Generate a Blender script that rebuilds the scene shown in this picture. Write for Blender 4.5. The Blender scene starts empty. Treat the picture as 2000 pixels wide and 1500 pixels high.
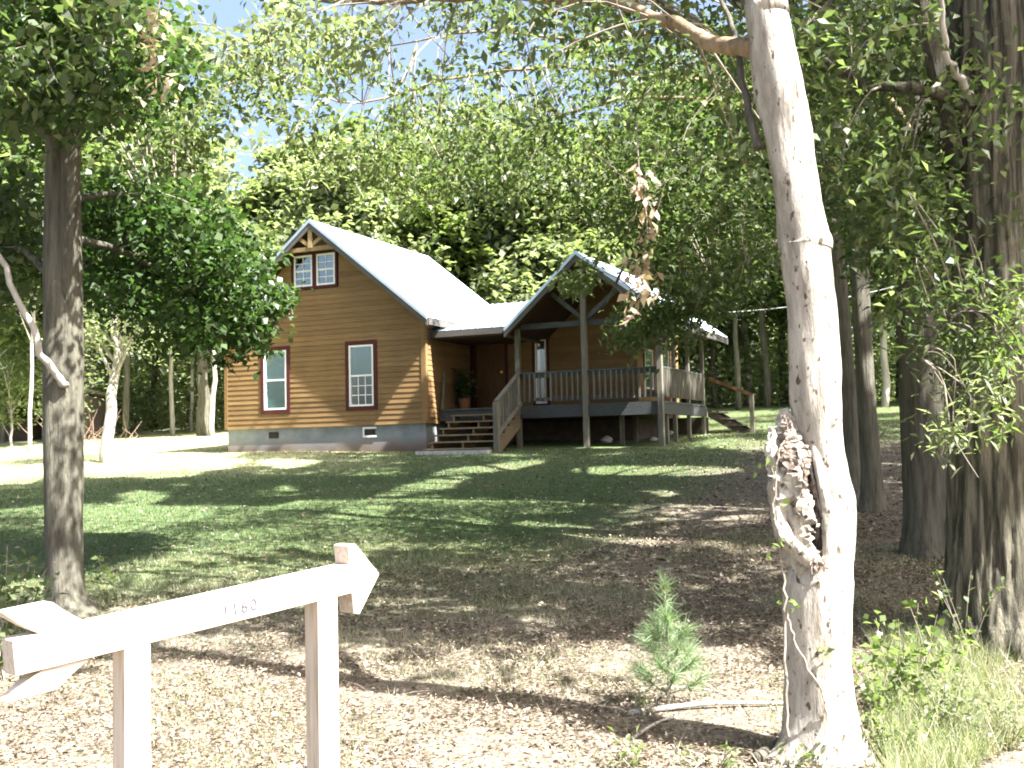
import bpy, math, random
import numpy as np
from mathutils import Vector
random.seed(5); RNG = np.random.default_rng(5)
R = math.radians

# ------------------------------------------------------------------ camera, sky, sun, exposure
F, PITCH, ROLL, EYE = 2200.0, 0.0573, 0.0225, 1.5
sc = bpy.context.scene
cam = bpy.data.cameras.new('camera'); co = bpy.data.objects.new('camera', cam); sc.collection.objects.link(co)
cam.sensor_width = 36; cam.lens = 36 * F / 2000; cam.clip_end = 900; cam.clip_start = 0.05
from mathutils import Matrix
co.matrix_world = Matrix.Translation((0, 0, EYE)) @ Matrix.Rotation(math.pi/2 + PITCH, 4, 'X') @ Matrix.Rotation(-ROLL, 4, 'Z')
sc.camera = co
SE = R(52); SH = np.array([.81, -.586]); SH = SH / np.linalg.norm(SH)
SUN = np.array([SH[0]*math.cos(SE), SH[1]*math.cos(SE), math.sin(SE)])       # towards the sun
w = bpy.data.worlds.new('World'); sc.world = w; w.use_nodes = True
nt = w.node_tree; bg = nt.nodes['Background']
sky = nt.nodes.new('ShaderNodeTexSky'); sky.sky_type = 'NISHITA'; sky.sun_disc = False
sky.sun_elevation = SE; sky.sun_rotation = math.atan2(SUN[0], SUN[1]); sky.air_density = .85; sky.dust_density = 6.0; sky.ozone_density = 1.0
nt.links.new(sky.outputs[0], bg.inputs[0]); bg.inputs[1].default_value = 0.075
sl = bpy.data.lights.new('sun', 'SUN'); sl.energy = 5.0; sl.angle = R(0.53); sl.color = (1, .985, .955)
so = bpy.data.objects.new('sun', sl); sc.collection.objects.link(so)
so.rotation_euler = Vector(SUN).to_track_quat('Z', 'Y').to_euler(); so.location = (20, -15, 30)
sc.view_settings.view_transform = 'Standard'; sc.view_settings.look = 'None'; sc.view_settings.gamma = 1
sc.view_settings.exposure = 2.62
sc.render.engine = 'CYCLES'; sc.cycles.filter_width = 1.9
sc.cycles.max_bounces = 8; sc.cycles.diffuse_bounces = 4; sc.cycles.transmission_bounces = 4; sc.cycles.transparent_max_bounces = 6
sc.cycles.use_denoising = True
try: sc.cycles.denoiser = 'OPENIMAGEDENOISE'
except Exception: pass

# ------------------------------------------------------------------ measuring helpers (survey of the place)
_c, _s = math.cos(ROLL), math.sin(ROLL)
FW = np.array([0, math.cos(PITCH), math.sin(PITCH)]); RT = np.array([1., 0, 0]); UP = np.cross(RT, FW)
def project(P):
    P = np.asarray(P, float) - np.array([0, 0, EYE])
    x, y, d = P@RT, P@UP, P@FW
    d = np.where(d < .1, .1, d)
    return 1000 + F*(_c*x - _s*y)/d, 750 - F*(_s*x + _c*y)/d
def ray(px, py):
    X, Y = (px-1000)/F, -(py-750)/F
    return FW + (_c*X + _s*Y)*RT + (-_s*X + _c*Y)*UP
def at(px, py, depth):                      # point seen at px,py and `depth` metres ahead (world Y)
    d = ray(px, py); return np.array([0, 0, EYE]) + d*(depth/d[1])
def gz(x, y):
    x = np.asarray(x, float); y = np.asarray(y, float)
    yy = np.clip(y, 3.0, 46) - 4.7
    yy = np.where(y > 46, yy + (1-np.exp(-(y-46)/20))*12, yy)
    base = .07*yy + .02*np.clip(x, -14, 10)*np.clip((y-3)/8, 0, 1)
    return base + .025*np.sin(x*.9+y*.37)*np.sin(y*.6-x*.2) + .012*np.sin(x*2.3+1)*np.sin(y*2.1+.5)
def ground(px, py):
    d = ray(px, py); t = 3.0
    for i in range(4000):
        P = np.array([0, 0, EYE]) + d*t
        if P[2] < gz(P[0], P[1]): break
        t += .02 + t*.001
    return P

# ------------------------------------------------------------------ materials
def M(name):
    m = bpy.data.materials.new(name); m.use_nodes = True
    return m, m.node_tree, m.node_tree.nodes['Principled BSDF']
def N(nt, t, **k):
    n = nt.nodes.new(t)
    for a, b in k.items():
        if a in n.inputs.keys() if hasattr(n.inputs, 'keys') else False: n.inputs[a].default_value = b
        else: setattr(n, a, b)
    return n
def ramp(nt, fac, cols):
    r = nt.nodes.new('ShaderNodeValToRGB'); el = r.color_ramp.elements
    el[0].position, el[0].color = cols[0][0], (*cols[0][1], 1)
    el[1].position, el[1].color = cols[-1][0], (*cols[-1][1], 1)
    for p, c in cols[1:-1]:
        e = el.new(p); e.color = (*c, 1)
    nt.links.new(fac, r.inputs[0]); return r.outputs[0]
def noise(nt, vec, scale, detail=4, rough=.6):
    n = nt.nodes.new('ShaderNodeTexNoise'); n.inputs['Scale'].default_value = scale; n.inputs['Detail'].default_value = detail
    n.inputs['Roughness'].default_value = rough
    if vec: nt.links.new(vec, n.inputs['Vector'])
    return n.outputs['Fac']
def mapping(nt, vec, scale=(1,1,1), rot=(0,0,0)):
    n = nt.nodes.new('ShaderNodeMapping'); n.inputs['Scale'].default_value = scale; n.inputs['Rotation'].default_value = rot
    nt.links.new(vec, n.inputs['Vector']); return n.outputs[0]
def pos(nt): return nt.nodes.new('ShaderNodeNewGeometry').outputs['Position']
def bump(nt, bsdf, h, strength, dist):
    b = nt.nodes.new('ShaderNodeBump'); b.inputs['Strength'].default_value = strength; b.inputs['Distance'].default_value = dist
    nt.links.new(h, b.inputs['Height']); nt.links.new(b.outputs[0], bsdf.inputs['Normal'])
def mix(nt, f, a, b, mode='MIX'):
    n = nt.nodes.new('ShaderNodeMix'); n.data_type = 'RGBA'; n.blend_type = mode
    for s_, v in ((0, f), (6, a), (7, b)):
        if isinstance(v, (int, float)): n.inputs[s_].default_value = v
        elif isinstance(v, tuple): n.inputs[s_].default_value = (*v, 1)
        else: nt.links.new(v, n.inputs[s_])
    return n.outputs[2]

def leaf_mat(name, cols, trans=.35, rough=.42, spec=.5):
    m, nt, b = M(name)
    a = nt.nodes.new('ShaderNodeAttribute'); a.attribute_name = 'tint'
    c = ramp(nt, a.outputs['Fac'], cols)
    nt.links.new(c, b.inputs['Base Color']); b.inputs['Roughness'].default_value = rough
    b.inputs['Specular IOR Level'].default_value = spec
    t = nt.nodes.new('ShaderNodeBsdfTranslucent')
    tc = mix(nt, 1.0, c, (1.35, 1.5, .8), 'MULTIPLY'); nt.links.new(tc, t.inputs[0])
    ms = nt.nodes.new('ShaderNodeMixShader'); ms.inputs[0].default_value = trans
    nt.links.new(b.outputs[0], ms.inputs[1]); nt.links.new(t.outputs[0], ms.inputs[2])
    nt.links.new(ms.outputs[0], nt.nodes['Material Output'].inputs[0]); return m
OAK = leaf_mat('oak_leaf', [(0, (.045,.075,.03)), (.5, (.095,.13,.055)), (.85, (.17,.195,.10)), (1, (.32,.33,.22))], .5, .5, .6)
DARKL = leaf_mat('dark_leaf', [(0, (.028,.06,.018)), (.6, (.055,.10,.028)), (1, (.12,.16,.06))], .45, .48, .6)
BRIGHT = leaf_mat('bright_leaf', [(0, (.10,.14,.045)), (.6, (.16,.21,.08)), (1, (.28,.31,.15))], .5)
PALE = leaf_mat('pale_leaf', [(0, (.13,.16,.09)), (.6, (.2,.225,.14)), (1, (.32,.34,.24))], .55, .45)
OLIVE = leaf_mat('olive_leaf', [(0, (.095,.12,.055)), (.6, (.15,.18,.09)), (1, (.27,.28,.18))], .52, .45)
NEEDLE = leaf_mat('pine_needle', [(0, (.11,.18,.09)), (1, (.26,.34,.18))], .3)
TANL = leaf_mat('dead_leaf', [(0, (.34,.23,.16)), (.5, (.5,.38,.28)), (1, (.66,.54,.42))], .3, .6, .3)
LITTER = leaf_mat('litter_leaf', [(0, (.045,.034,.026)), (.45, (.14,.10,.075)), (.8, (.33,.275,.2)), (1, (.52,.46,.37))], .12, .6, .3)
GRASSM = leaf_mat('grass_blade', [(0, (.04,.08,.034)), (.6, (.10,.155,.065)), (.9, (.24,.27,.14)), (1, (.4,.38,.25))], .35)
STRAW = leaf_mat('straw_blade', [(0, (.12,.17,.075)), (.5, (.28,.29,.17)), (1, (.5,.44,.34))], .35)

def bark_mat(name, dark, light, scale=9, stretch=.16, bstr=.9, fleck=None, bd=.03, rr=(.35, .6)):
    m, nt, b = M(name); p = pos(nt)
    v = mapping(nt, p, (1, 1, stretch))
    h = noise(nt, v, scale, 6, .65); h2 = noise(nt, v, scale*3.3, 5, .7); big = noise(nt, p, 1.3, 3)
    c = ramp(nt, h, [(rr[0], dark), (rr[1], light)])
    c = mix(nt, big, c, mix(nt, .45, c, light), 'MIX')
    if fleck:
        f = ramp(nt, noise(nt, mapping(nt, p, (1, 1, .6)), 34, 2, .5), [(.62, (0,0,0)), (.68, (1,1,1))])
        c = mix(nt, f, c, fleck)
    nt.links.new(c, b.inputs['Base Color']); b.inputs['Roughness'].default_value = .9; b.inputs['Specular IOR Level'].default_value = .2
    hh = nt.nodes.new('ShaderNodeMath'); hh.operation = 'ADD'; nt.links.new(h, hh.inputs[0]); nt.links.new(h2, hh.inputs[1])
    bump(nt, b, hh.outputs[0], bstr, bd); return m
B_GREY = bark_mat('bark_grey_brown', (.05,.046,.036), (.16,.15,.115), 18, .12)
B_DARK = bark_mat('bark_dark', (.038,.036,.028), (.14,.13,.10), 18, .11)
B_FURR = bark_mat('bark_furrowed', (.05,.046,.034), (.25,.23,.17), 22, .07, 1.0, bd=.08, rr=(.43, .56))
B_PALE = bark_mat('bark_pale', (.11,.09,.065), (.40,.375,.33), 13, .22, .8, (.09,.07,.05), .014)
B_LIGHT = bark_mat('bark_light', (.25,.22,.19), (.5,.47,.42), 6, .15, .6)
ROT = bark_mat('rotten_wood', (.05,.035,.028), (.42,.34,.28), 22, .5, 1.0, bd=.04)
B_LIMB = bark_mat('bark_tan_limb', (.12,.08,.045), (.34,.25,.16), 10, .3, .5)
TWIG = bark_mat('twig_bark', (.10,.085,.065), (.30,.26,.21), 12, .3, .3)

TH = .4187
def wood(name, cols, grain=(1.2, 22, 22), rough=.75, rand=.25, bstr=.25, spec=.3, rot=TH, bd=.006):
    m, nt, b = M(name); p = pos(nt)
    v = mapping(nt, p, (1,1,1), (0, 0, rot)); v = mapping(nt, v, grain)
    h = noise(nt, v, 2.2, 6, .65)
    c = ramp(nt, h, cols)
    oi = nt.nodes.new('ShaderNodeObjectInfo')
    mr = nt.nodes.new('ShaderNodeMapRange'); mr.inputs[3].default_value = 1-rand; mr.inputs[4].default_value = 1+rand
    nt.links.new(oi.outputs['Random'], mr.inputs[0])
    c = mix(nt, 1.0, c, mr.outputs[0], 'MULTIPLY')
    blot = noise(nt, p, 1.6, 4, .6)
    c = mix(nt, ramp(nt, blot, [(.35, (0,0,0)), (.75, (.5,.5,.5))]), c, mix(nt, 1, c, (.62,.6,.58), 'MULTIPLY'))
    nt.links.new(c, b.inputs['Base Color']); b.inputs['Roughness'].default_value = rough; b.inputs['Specular IOR Level'].default_value = spec
    bump(nt, b, h, bstr, bd); return m
SIDING = wood('cedar_siding', [(.3, (.165,.098,.041)), (.6, (.225,.137,.059)), (.8, (.28,.176,.08))], rand=.14)
GOLD = wood('golden_timber', [(.3, (.22,.15,.07)), (.7, (.34,.25,.13))], (6,6,2))
REDTRIM = wood('maroon_trim', [(.3, (.05,.009,.01)), (.7, (.09,.018,.018))], rand=.1)
DOORM = wood('door_wood', [(.3, (.09,.045,.02)), (.7, (.16,.08,.035))], (9,9,1.5), rand=.08)
GREYW = wood('weathered_wood', [(.3, (.045,.05,.048)), (.7, (.095,.10,.098))], (3,20,20), rand=.3)
GREYV = wood('weathered_post', [(.3, (.10,.095,.075)), (.7, (.21,.19,.15))], (16,16,1.4), rand=.25)
STEPW = wood('brown_step_wood', [(.3, (.15,.11,.065)), (.7, (.3,.23,.145))], (3,20,20), rand=.3)
DARKW = wood('dark_soffit', [(.3, (.03,.017,.01)), (.7, (.06,.035,.02))], rand=.1)
FASC = wood('fascia_board', [(.3, (.07,.065,.06)), (.7, (.13,.12,.11))], rand=.1)
SIGNW = wood('bare_lumber', [(.3, (.36,.29,.22)), (.5, (.56,.49,.41)), (.75, (.64,.59,.52))], (1.5,26,26), rot=-.75, rand=.06, bstr=.5, bd=.003)
SIGNV = wood('bare_lumber_upright', [(.3, (.36,.29,.22)), (.5, (.56,.49,.41)), (.75, (.64,.59,.52))], (26,26,1.5), rand=.06, bstr=.5, bd=.003)
def plain(name, col, rough=.6, metal=0, spec=.5, nscale=None, amt=.2, bs=.0):
    m, nt, b = M(name); b.inputs['Roughness'].default_value = rough; b.inputs['Metallic'].default_value = metal
    b.inputs['Specular IOR Level'].default_value = spec
    p = pos(nt); h = noise(nt, p, nscale or 6, 5, .6)
    d = tuple(x*(1-amt) for x in col); l = tuple(min(1, x*(1+amt)) for x in col)
    nt.links.new(ramp(nt, h, [(.3, d), (.7, l)]), b.inputs['Base Color'])
    if bs: bump(nt, b, h, bs, .01)
    return m
METAL = plain('galvanised_roofing', (.58,.67,.75), .42, .8, .5, 2.2, .12)
WHITE = plain('white_vinyl', (.78,.78,.8), .4, 0, .5, 5, .04)
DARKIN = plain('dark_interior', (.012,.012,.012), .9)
BLIND = plain('pale_blind', (.22,.28,.27), .8, 0, .3, 9, .08)
LETTER = plain('faded_number', (.035,.035,.05), .7)
STONE = plain('pale_stone', (.5,.49,.47), .9, 0, .2, 14, .3, .5)
TERRA = plain('clay_pot', (.3,.13,.07), .8)
SHEDW = plain('shed_boards', (.09,.07,.06), .9, 0, .2, 5, .3)
TEALM = plain('wire_strand', (.45,.45,.45), .5)
BRASS = plain('brass_knob', (.6,.42,.15), .3, .9)
def glass():
    m, nt, b = M('window_glass'); b.inputs['Base Color'].default_value = (.02,.03,.03,1); b.inputs['Roughness'].default_value = .04
    tr = nt.nodes.new('ShaderNodeBsdfTransparent'); gl = nt.nodes.new('ShaderNodeBsdfGlossy'); gl.inputs['Roughness'].default_value = .03
    gl.inputs['Color'].default_value = (.9,.95,1,1); tr.inputs[0].default_value = (.75,.85,.82,1)
    ms = nt.nodes.new('ShaderNodeMixShader'); ms.inputs[0].default_value = .22
    nt.links.new(tr.outputs[0], ms.inputs[1]); nt.links.new(gl.outputs[0], ms.inputs[2])
    nt.links.new(ms.outputs[0], nt.nodes['Material Output'].inputs[0]); return m
GLASS = glass()
def foundation():
    m, nt, b = M('painted_block_wall'); p = pos(nt)
    h = noise(nt, p, 2.2, 6, .65)
    c = ramp(nt, h, [(.3, (.16,.18,.195)), (.6, (.27,.285,.295)), (.8, (.38,.38,.365))])
    sx = nt.nodes.new('ShaderNodeSeparateXYZ'); nt.links.new(p, sx.inputs[0])
    ad = nt.nodes.new('ShaderNodeMath'); ad.operation = 'MULTIPLY_ADD'; nt.links.new(h, ad.inputs[0]); ad.inputs[1].default_value = -.5
    nt.links.new(sx.outputs[2], ad.inputs[2])
    f = ramp(nt, ad.outputs[0], [(.0, (0,0,0)), (1, (1,1,1))]); 
    mr = nt.nodes.new('ShaderNodeMapRange'); mr.inputs[1].default_value = 1.30; mr.inputs[2].default_value = 1.62; mr.inputs[3].default_value = .85; mr.inputs[4].default_value = 0
    nt.links.new(ad.outputs[0], mr.inputs[0])
    c = mix(nt, mr.outputs[0], c, (.14,.08,.055))          # red clay splashed on the foot of the wall
    nt.links.new(c, b.inputs['Base Color']); b.inputs['Roughness'].default_value = .9; bump(nt, b, h, .3, .01); return m
FOUND = foundation()
def ground_mat():
    m, nt, b = M('yard_ground'); p = pos(nt)
    sx = nt.nodes.new('ShaderNodeSeparateXYZ'); nt.links.new(p, sx.inputs[0])
    n1 = noise(nt, p, .55, 6, .62); n2 = noise(nt, p, 7, 6, .7); n3 = noise(nt, p, 38, 4, .7)
    soil = ramp(nt, n2, [(.3, (.035,.03,.022)), (.5, (.11,.09,.065)), (.72, (.26,.22,.165))])
    soil = mix(nt, .45, soil, ramp(nt, n3, [(.35, (.05,.04,.03)), (.65, (.45,.39,.31))]))
    lawn = ramp(nt, n2, [(.25, (.045,.07,.03)), (.5, (.10,.14,.055)), (.75, (.24,.25,.13))])
    lawn = mix(nt, .3, lawn, ramp(nt, n3, [(.35, (.03,.05,.02)), (.7, (.17,.2,.08))]))
    dirt = ramp(nt, n1, [(.52, (0,0,0)), (.68, (.55,.55,.55))])
    lawn = mix(nt, dirt, lawn, (.17,.15,.085))
    # litter towards the camera and under the trees at the right, lawn beyond
    def mth(op, x, y, z=None):
        n = nt.nodes.new('ShaderNodeMath'); n.operation = op
        for k, q in enumerate((x, y, z)):
            if q is None: continue
            if isinstance(q, (int, float)): n.inputs[k].default_value = q
            else: nt.links.new(q, n.inputs[k])
        return n.outputs[0]
    xs_, ys_ = sx.outputs[0], sx.outputs[1]
    fx = mth('MULTIPLY_ADD', mth('MINIMUM', mth('MAXIMUM', xs_, 0), 5), -2.6, mth('MULTIPLY', mth('MAXIMUM', mth('MULTIPLY', xs_, -1), 0), .35))
    ma = nt.nodes.new('ShaderNodeMath'); ma.operation = 'ADD'; nt.links.new(fx, ma.inputs[0]); nt.links.new(ys_, ma.inputs[1])
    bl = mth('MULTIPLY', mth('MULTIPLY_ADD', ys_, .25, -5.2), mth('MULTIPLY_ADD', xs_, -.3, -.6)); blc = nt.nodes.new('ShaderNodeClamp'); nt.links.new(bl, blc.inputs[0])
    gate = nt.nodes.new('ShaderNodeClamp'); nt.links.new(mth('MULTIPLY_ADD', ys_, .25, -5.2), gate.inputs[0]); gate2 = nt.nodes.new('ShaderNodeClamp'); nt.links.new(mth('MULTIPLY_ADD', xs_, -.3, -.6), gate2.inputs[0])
    lawn = mix(nt, mth('MULTIPLY', mth('MULTIPLY', gate.outputs[0], gate2.outputs[0]), .75), lawn, (.42, .42, .24))      # open left lawn painted paler to stand for strong sunlight
    mb = nt.nodes.new('ShaderNodeMath'); mb.operation = 'MULTIPLY_ADD'; nt.links.new(n1, mb.inputs[0]); mb.inputs[1].default_value = 8; nt.links.new(ma.outputs[0], mb.inputs[2])
    mr = nt.nodes.new('ShaderNodeMapRange'); mr.inputs[1].default_value = 12.2; mr.inputs[2].default_value = 16.5; nt.links.new(mb.outputs[0], mr.inputs[0])
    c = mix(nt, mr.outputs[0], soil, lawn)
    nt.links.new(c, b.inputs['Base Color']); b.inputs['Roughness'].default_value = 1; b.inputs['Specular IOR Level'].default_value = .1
    bump(nt, b, n3, .8, .03); return m
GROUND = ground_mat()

# ------------------------------------------------------------------ object helpers
COL = sc.collection
def tag(o, label=None, cat=None, group=None, kind=None):
    if label: o['label'] = label
    if cat: o['category'] = cat
    if group: o['group'] = group
    if kind: o['kind'] = kind
    return o
def thing(name, label, cat, loc, group=None, rotz=0):
    o = bpy.data.objects.new(name, None); COL.objects.link(o); o.location = loc; o.rotation_euler = (0, 0, rotz)
    o.empty_display_size = .2
    return tag(o, label, cat, group)
def obj(name, me, parent=None, world=True):
    o = bpy.data.objects.new(name, me); COL.objects.link(o)
    if parent:
        o.parent = parent
        if world:
            a = Vector((0,0,0)); q = parent
            while q: a += q.location; q = q.parent
            o.location = -a
    return o
def mesh(name, v, f, mat, smooth=False):
    me = bpy.data.meshes.new(name); me.from_pydata([tuple(x) for x in v], [], f); me.materials.append(mat)
    if smooth: me.polygons.foreach_set('use_smooth', [True]*len(me.polygons))
    me.update(); return me
def npmesh(name, V, Fs, mat, tint=None, smooth=False):
    """V (n,3), Fs (m,k) fixed k; tint per face"""
    me = bpy.data.meshes.new(name); m, k = Fs.shape
    me.vertices.add(len(V)); me.vertices.foreach_set('co', np.ascontiguousarray(V, dtype=np.float32).ravel())
    me.loops.add(m*k); me.loops.foreach_set('vertex_index', np.ascontiguousarray(Fs, dtype=np.int32).ravel())
    me.polygons.add(m); me.polygons.foreach_set('loop_start', np.arange(0, m*k, k, dtype=np.int32))
    try: me.polygons.foreach_set('loop_total', np.full(m, k, dtype=np.int32))
    except Exception: pass
    me.materials.append(mat)
    if tint is not None:
        a = me.attributes.new('tint', 'FLOAT', 'FACE'); a.data.foreach_set('value', np.ascontiguousarray(tint, dtype=np.float32))
    if smooth: me.polygons.foreach_set('use_smooth', np.ones(m, dtype=bool))
    me.update(calc_edges=True); return me
def unit(a): return a/np.maximum(np.linalg.norm(a, axis=-1, keepdims=True), 1e-9)
def leaves(P, length, width, droop=.5, rng=RNG, up=.35, tint=None, spread=None):
    """leaf blades at points P: folded diamond quads"""
    n = len(P)
    d = rng.normal(size=(n, 3)); d[:, 2] = d[:, 2]*.6 - droop; d = unit(d)
    nrm = rng.normal(size=(n, 3)); nrm[:, 2] += up*2.5; nrm = unit(nrm - (nrm*d).sum(1)[:, None]*d)
    s = np.cross(d, nrm)
    L = length*rng.uniform(.65, 1.25, (n, 1)); W = width*rng.uniform(.7, 1.2, (n, 1))
    V = np.empty((n, 4, 3)); V[:, 0] = P; V[:, 1] = P + d*L*.45 + s*W*.5 + nrm*W*.16
    V[:, 2] = P + d*L - nrm*L*.12; V[:, 3] = P + d*L*.45 - s*W*.5 + nrm*W*.16
    Fs = np.arange(n*4).reshape(n, 4)
    t = rng.beta(2, 2.2, n) if tint is None else tint
    return V.reshape(-1, 3), Fs, t
def merge(parts):
    Vs, Fs, T, o = [], [], [], 0
    for v, f, t in parts:
        Vs.append(v); Fs.append(f+o); T.append(t); o += len(v)
    return np.concatenate(Vs), np.concatenate(Fs), np.concatenate(T)
def tube(pts, rad, seg=8, wob=0, seed=0, cap=True, flare=None):
    pts = np.array(pts, float); n = len(pts); rad = np.broadcast_to(np.array(rad, float), (n,))
    rg = np.random.default_rng(seed)
    t = np.gradient(pts, axis=0); t = unit(t)
    ref = np.array([0, 1., 0]) if abs(t[0][1]) < .9 else np.array([1., 0, 0])
    a = unit(np.cross(t, ref)); b = np.cross(t, a)
    ang = np.linspace(0, 2*math.pi, seg, endpoint=False)
    ph = rg.uniform(0, 6.28, 4)
    V = []
    for i in range(n):
        r = rad[i]*np.ones(seg)
        if wob:
            s = i*.7
            r = r*(1 + wob*(np.sin(2*ang+ph[0]+s*.35) + .6*np.sin(3*ang+ph[1]-s*.3) + .4*np.sin(5*ang+ph[2]+s*.5)) + wob*.35*rg.normal(size=seg))
        if flare is not None and flare[i] > 0: r = r*(1 + flare[i]*np.maximum(0, np.sin(2.5*ang+ph[3]))**1.5)
        V.append(pts[i] + np.cos(ang)[:, None]*a[i]*r[:, None] + np.sin(ang)[:, None]*b[i]*r[:, None])
    V = np.concatenate(V); Q = []
    for i in range(n-1):
        for j in range(seg):
            k = (j+1) % seg; Q.append((i*seg+j, i*seg+k, (i+1)*seg+k, (i+1)*seg+j))
    fs = list(Q)
    if cap: fs.append(tuple(range(seg))[::-1]); fs.append(tuple((n-1)*seg+j for j in range(seg)))
    return V, fs
def spline(pts, n):
    pts = np.array(pts, float); m = len(pts)
    P = np.vstack([2*pts[0]-pts[1], pts, 2*pts[-1]-pts[-2]]); out = []
    for u in np.linspace(0, m-1, n):
        i = min(int(u), m-2); f = u-i; p0, p1, p2, p3 = P[i], P[i+1], P[i+2], P[i+3]
        out.append(.5*((2*p1) + (-p0+p2)*f + (2*p0-5*p1+4*p2-p3)*f*f + (-p0+3*p1-3*p2+p3)*f**3))
    return np.array(out)
class MB:
    def __init__(s): s.v = []; s.f = []
    def add(s, V, fs):
        o = len(s.v); s.v += [tuple(x) for x in V]; s.f += [tuple(i+o for i in f) for f in fs]; return s
    def box(s, x0, x1, y0, y1, z0, z1):
        V = [(x, y, z) for z in (z0, z1) for x, y in ((x0,y0),(x1,y0),(x1,y1),(x0,y1))]
        return s.add(V, [(0,3,2,1),(4,5,6,7),(0,1,5,4),(1,2,6,5),(2,3,7,6),(3,0,4,7)])
    def prism(s, poly, axis, a, b):
        """poly of 2D points, extruded along axis from a to b"""
        def P(p, q):
            return {'x': (q, p[0], p[1]), 'y': (p[0], q, p[1]), 'z': (p[0], p[1], q)}[axis]
        n = len(poly)
        V = [P(p, a) for p in poly] + [P(p, b) for p in poly]
        return s.add(V, [tuple(range(n)), tuple(range(2*n-1, n-1, -1))] + [(i, n+i, n+(i+1) % n, (i+1) % n) for i in range(n)])
    def bar(s, p, q, w, h, side=None):
        """rectangular bar from p to q, w across `side` direction, h the other"""
        p = np.array(p, float); q = np.array(q, float); d = unit(q-p)
        sd = np.array(side if side is not None else (1,0,0), float); sd = unit(sd - (sd@d)*d); u = np.cross(d, sd)
        V = [c + sd*a*w/2 + u*b*h/2 for c in (p, q) for a, b in ((-1,-1),(1,-1),(1,1),(-1,1))]
        return s.add(V, [(0,3,2,1),(4,5,6,7),(0,1,5,4),(1,2,6,5),(2,3,7,6),(3,0,4,7)])
    def build(s, name, mat, parent=None, world=False, bevel=0, smooth=False):
        me = mesh(name, s.v, s.f, mat, smooth)
        import bmesh
        bm = bmesh.new(); bm.from_mesh(me)
        bmesh.ops.recalc_face_normals(bm, faces=bm.faces[:])
        if bevel: bmesh.ops.bevel(bm, geom=bm.edges[:], offset=bevel, segments=1, affect='EDGES')
        bm.to_mesh(me); bm.free()
        return obj(name, me, parent, world)

# ------------------------------------------------------------------ ground
def build_ground():
    ys = np.concatenate([np.linspace(-8, 3, 14), np.linspace(3.15, 14, 90), np.linspace(14.3, 50, 90), np.linspace(52, 420, 40)])
    xs = np.concatenate([np.linspace(-320, -26, 16), np.linspace(-24, -8, 24), np.linspace(-7.7, 7.7, 78), np.linspace(8, 24, 24), np.linspace(26, 320, 16)])
    X, Y = np.meshgrid(xs, ys); Z = gz(X, Y)
    Z = Z + .012*np.sin(X*6.1+Y*3)*np.sin(Y*5.3-X)*(Y < 15)
    V = np.stack([X, Y, Z], -1).reshape(-1, 3); nx, ny = len(xs), len(ys)
    i = np.arange(nx-1)[None, :] + np.arange(ny-1)[:, None]*nx; i = i.ravel()
    Fs = np.stack([i, i+1, i+1+nx, i+nx], 1)
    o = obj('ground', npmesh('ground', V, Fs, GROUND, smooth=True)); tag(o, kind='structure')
    o['label'] = 'sloping yard of brown leaf litter rising to lawn'
build_ground()

# ------------------------------------------------------------------ the cabin
C0 = np.array([-7.4236, 29.1287, 2.1473]); E_ = np.array([math.cos(TH), -math.sin(TH), 0]); N_ = np.array([math.sin(TH), math.cos(TH), 0])
def onb(px, py, b):
    d = ray(px, py); O = np.array([0, 0, EYE]); t = ((C0+N_*b-O)@N_)/(d@N_); P = O+d*t-C0; return P@E_, P[2]
def onu(px, py, u):
    d = ray(px, py); O = np.array([0, 0, EYE]); t = ((C0+E_*u-O)@E_)/(d@E_); P = O+d*t-C0; return P@N_, P[2]
def house_world(u, b, v): return C0 + E_*u + N_*b + np.array([0, 0, v])
WID, RID, RU, SLP = 5.873, 5.04, 2.937, .807
cabin = thing('log_cabin', 'brown wooden cabin with pale metal roofs, maroon window trim and railed porch', 'house', tuple(C0), rotz=-TH)
H = .127
def boards(parent, axis, const, a0, a1, v0, v1, top=None, openings=(), out=-1, name='siding_board'):
    """lap siding; axis 'u': boards run along u at b=const; 'b': run along b at u=const; `out` sign of the outward side;
    top(v)-> (lo, hi) limits of the run at height v"""
    k = 0; v = v0
    while v < v1-.02:
        vt = min(v+H, v1)
        segs = [(a0, a1)]
        for (o0, o1, p0, p1) in openings:
            if p0 < vt-.03 and p1 > v+.03:
                ns = []
                for s0, s1 in segs:
                    if o0 > s0+.01: ns.append((s0, min(s1, o0)))
                    if o1 < s1-.01: ns.append((max(s0, o1), s1))
                segs = [(x, y) for x, y in ns if y-x > .03]
        for s0, s1 in segs:
            l0 = max(s0, top(v)[0]) if top else s0; l1 = min(s1, top(v)[1]) if top else s1
            m0 = max(s0, top(vt)[0]) if top else s0; m1 = min(s1, top(vt)[1]) if top else s1
            if l1-l0 < .06: continue
            if m1 < m0: m0 = m1 = (m0+m1)/2
            j = random.uniform(-.0015, .0015); tb = const + out*(.026+j); tt = const + out*.009; bk = const
            lap = .012
            if axis == 'u': V = [(l0, bk, v-lap), (l1, bk, v-lap), (l1, tb, v-lap), (l0, tb, v-lap), (m0, bk, vt), (m1, bk, vt), (m1, tt, vt), (m0, tt, vt)]
            else: V = [(bk, l0, v-lap), (bk, l1, v-lap), (tb, l1, v-lap), (tb, l0, v-lap), (bk, m0, vt), (bk, m1, vt), (tt, m1, vt), (tt, m0, vt)]
            MB().add(V, [(0,1,2,3),(4,7,6,5),(3,2,6,7),(0,4,5,1),(0,3,7,4),(1,5,6,2)]).build(name, SIDING, parent)
            k += 1
        v = vt
    return k
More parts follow.
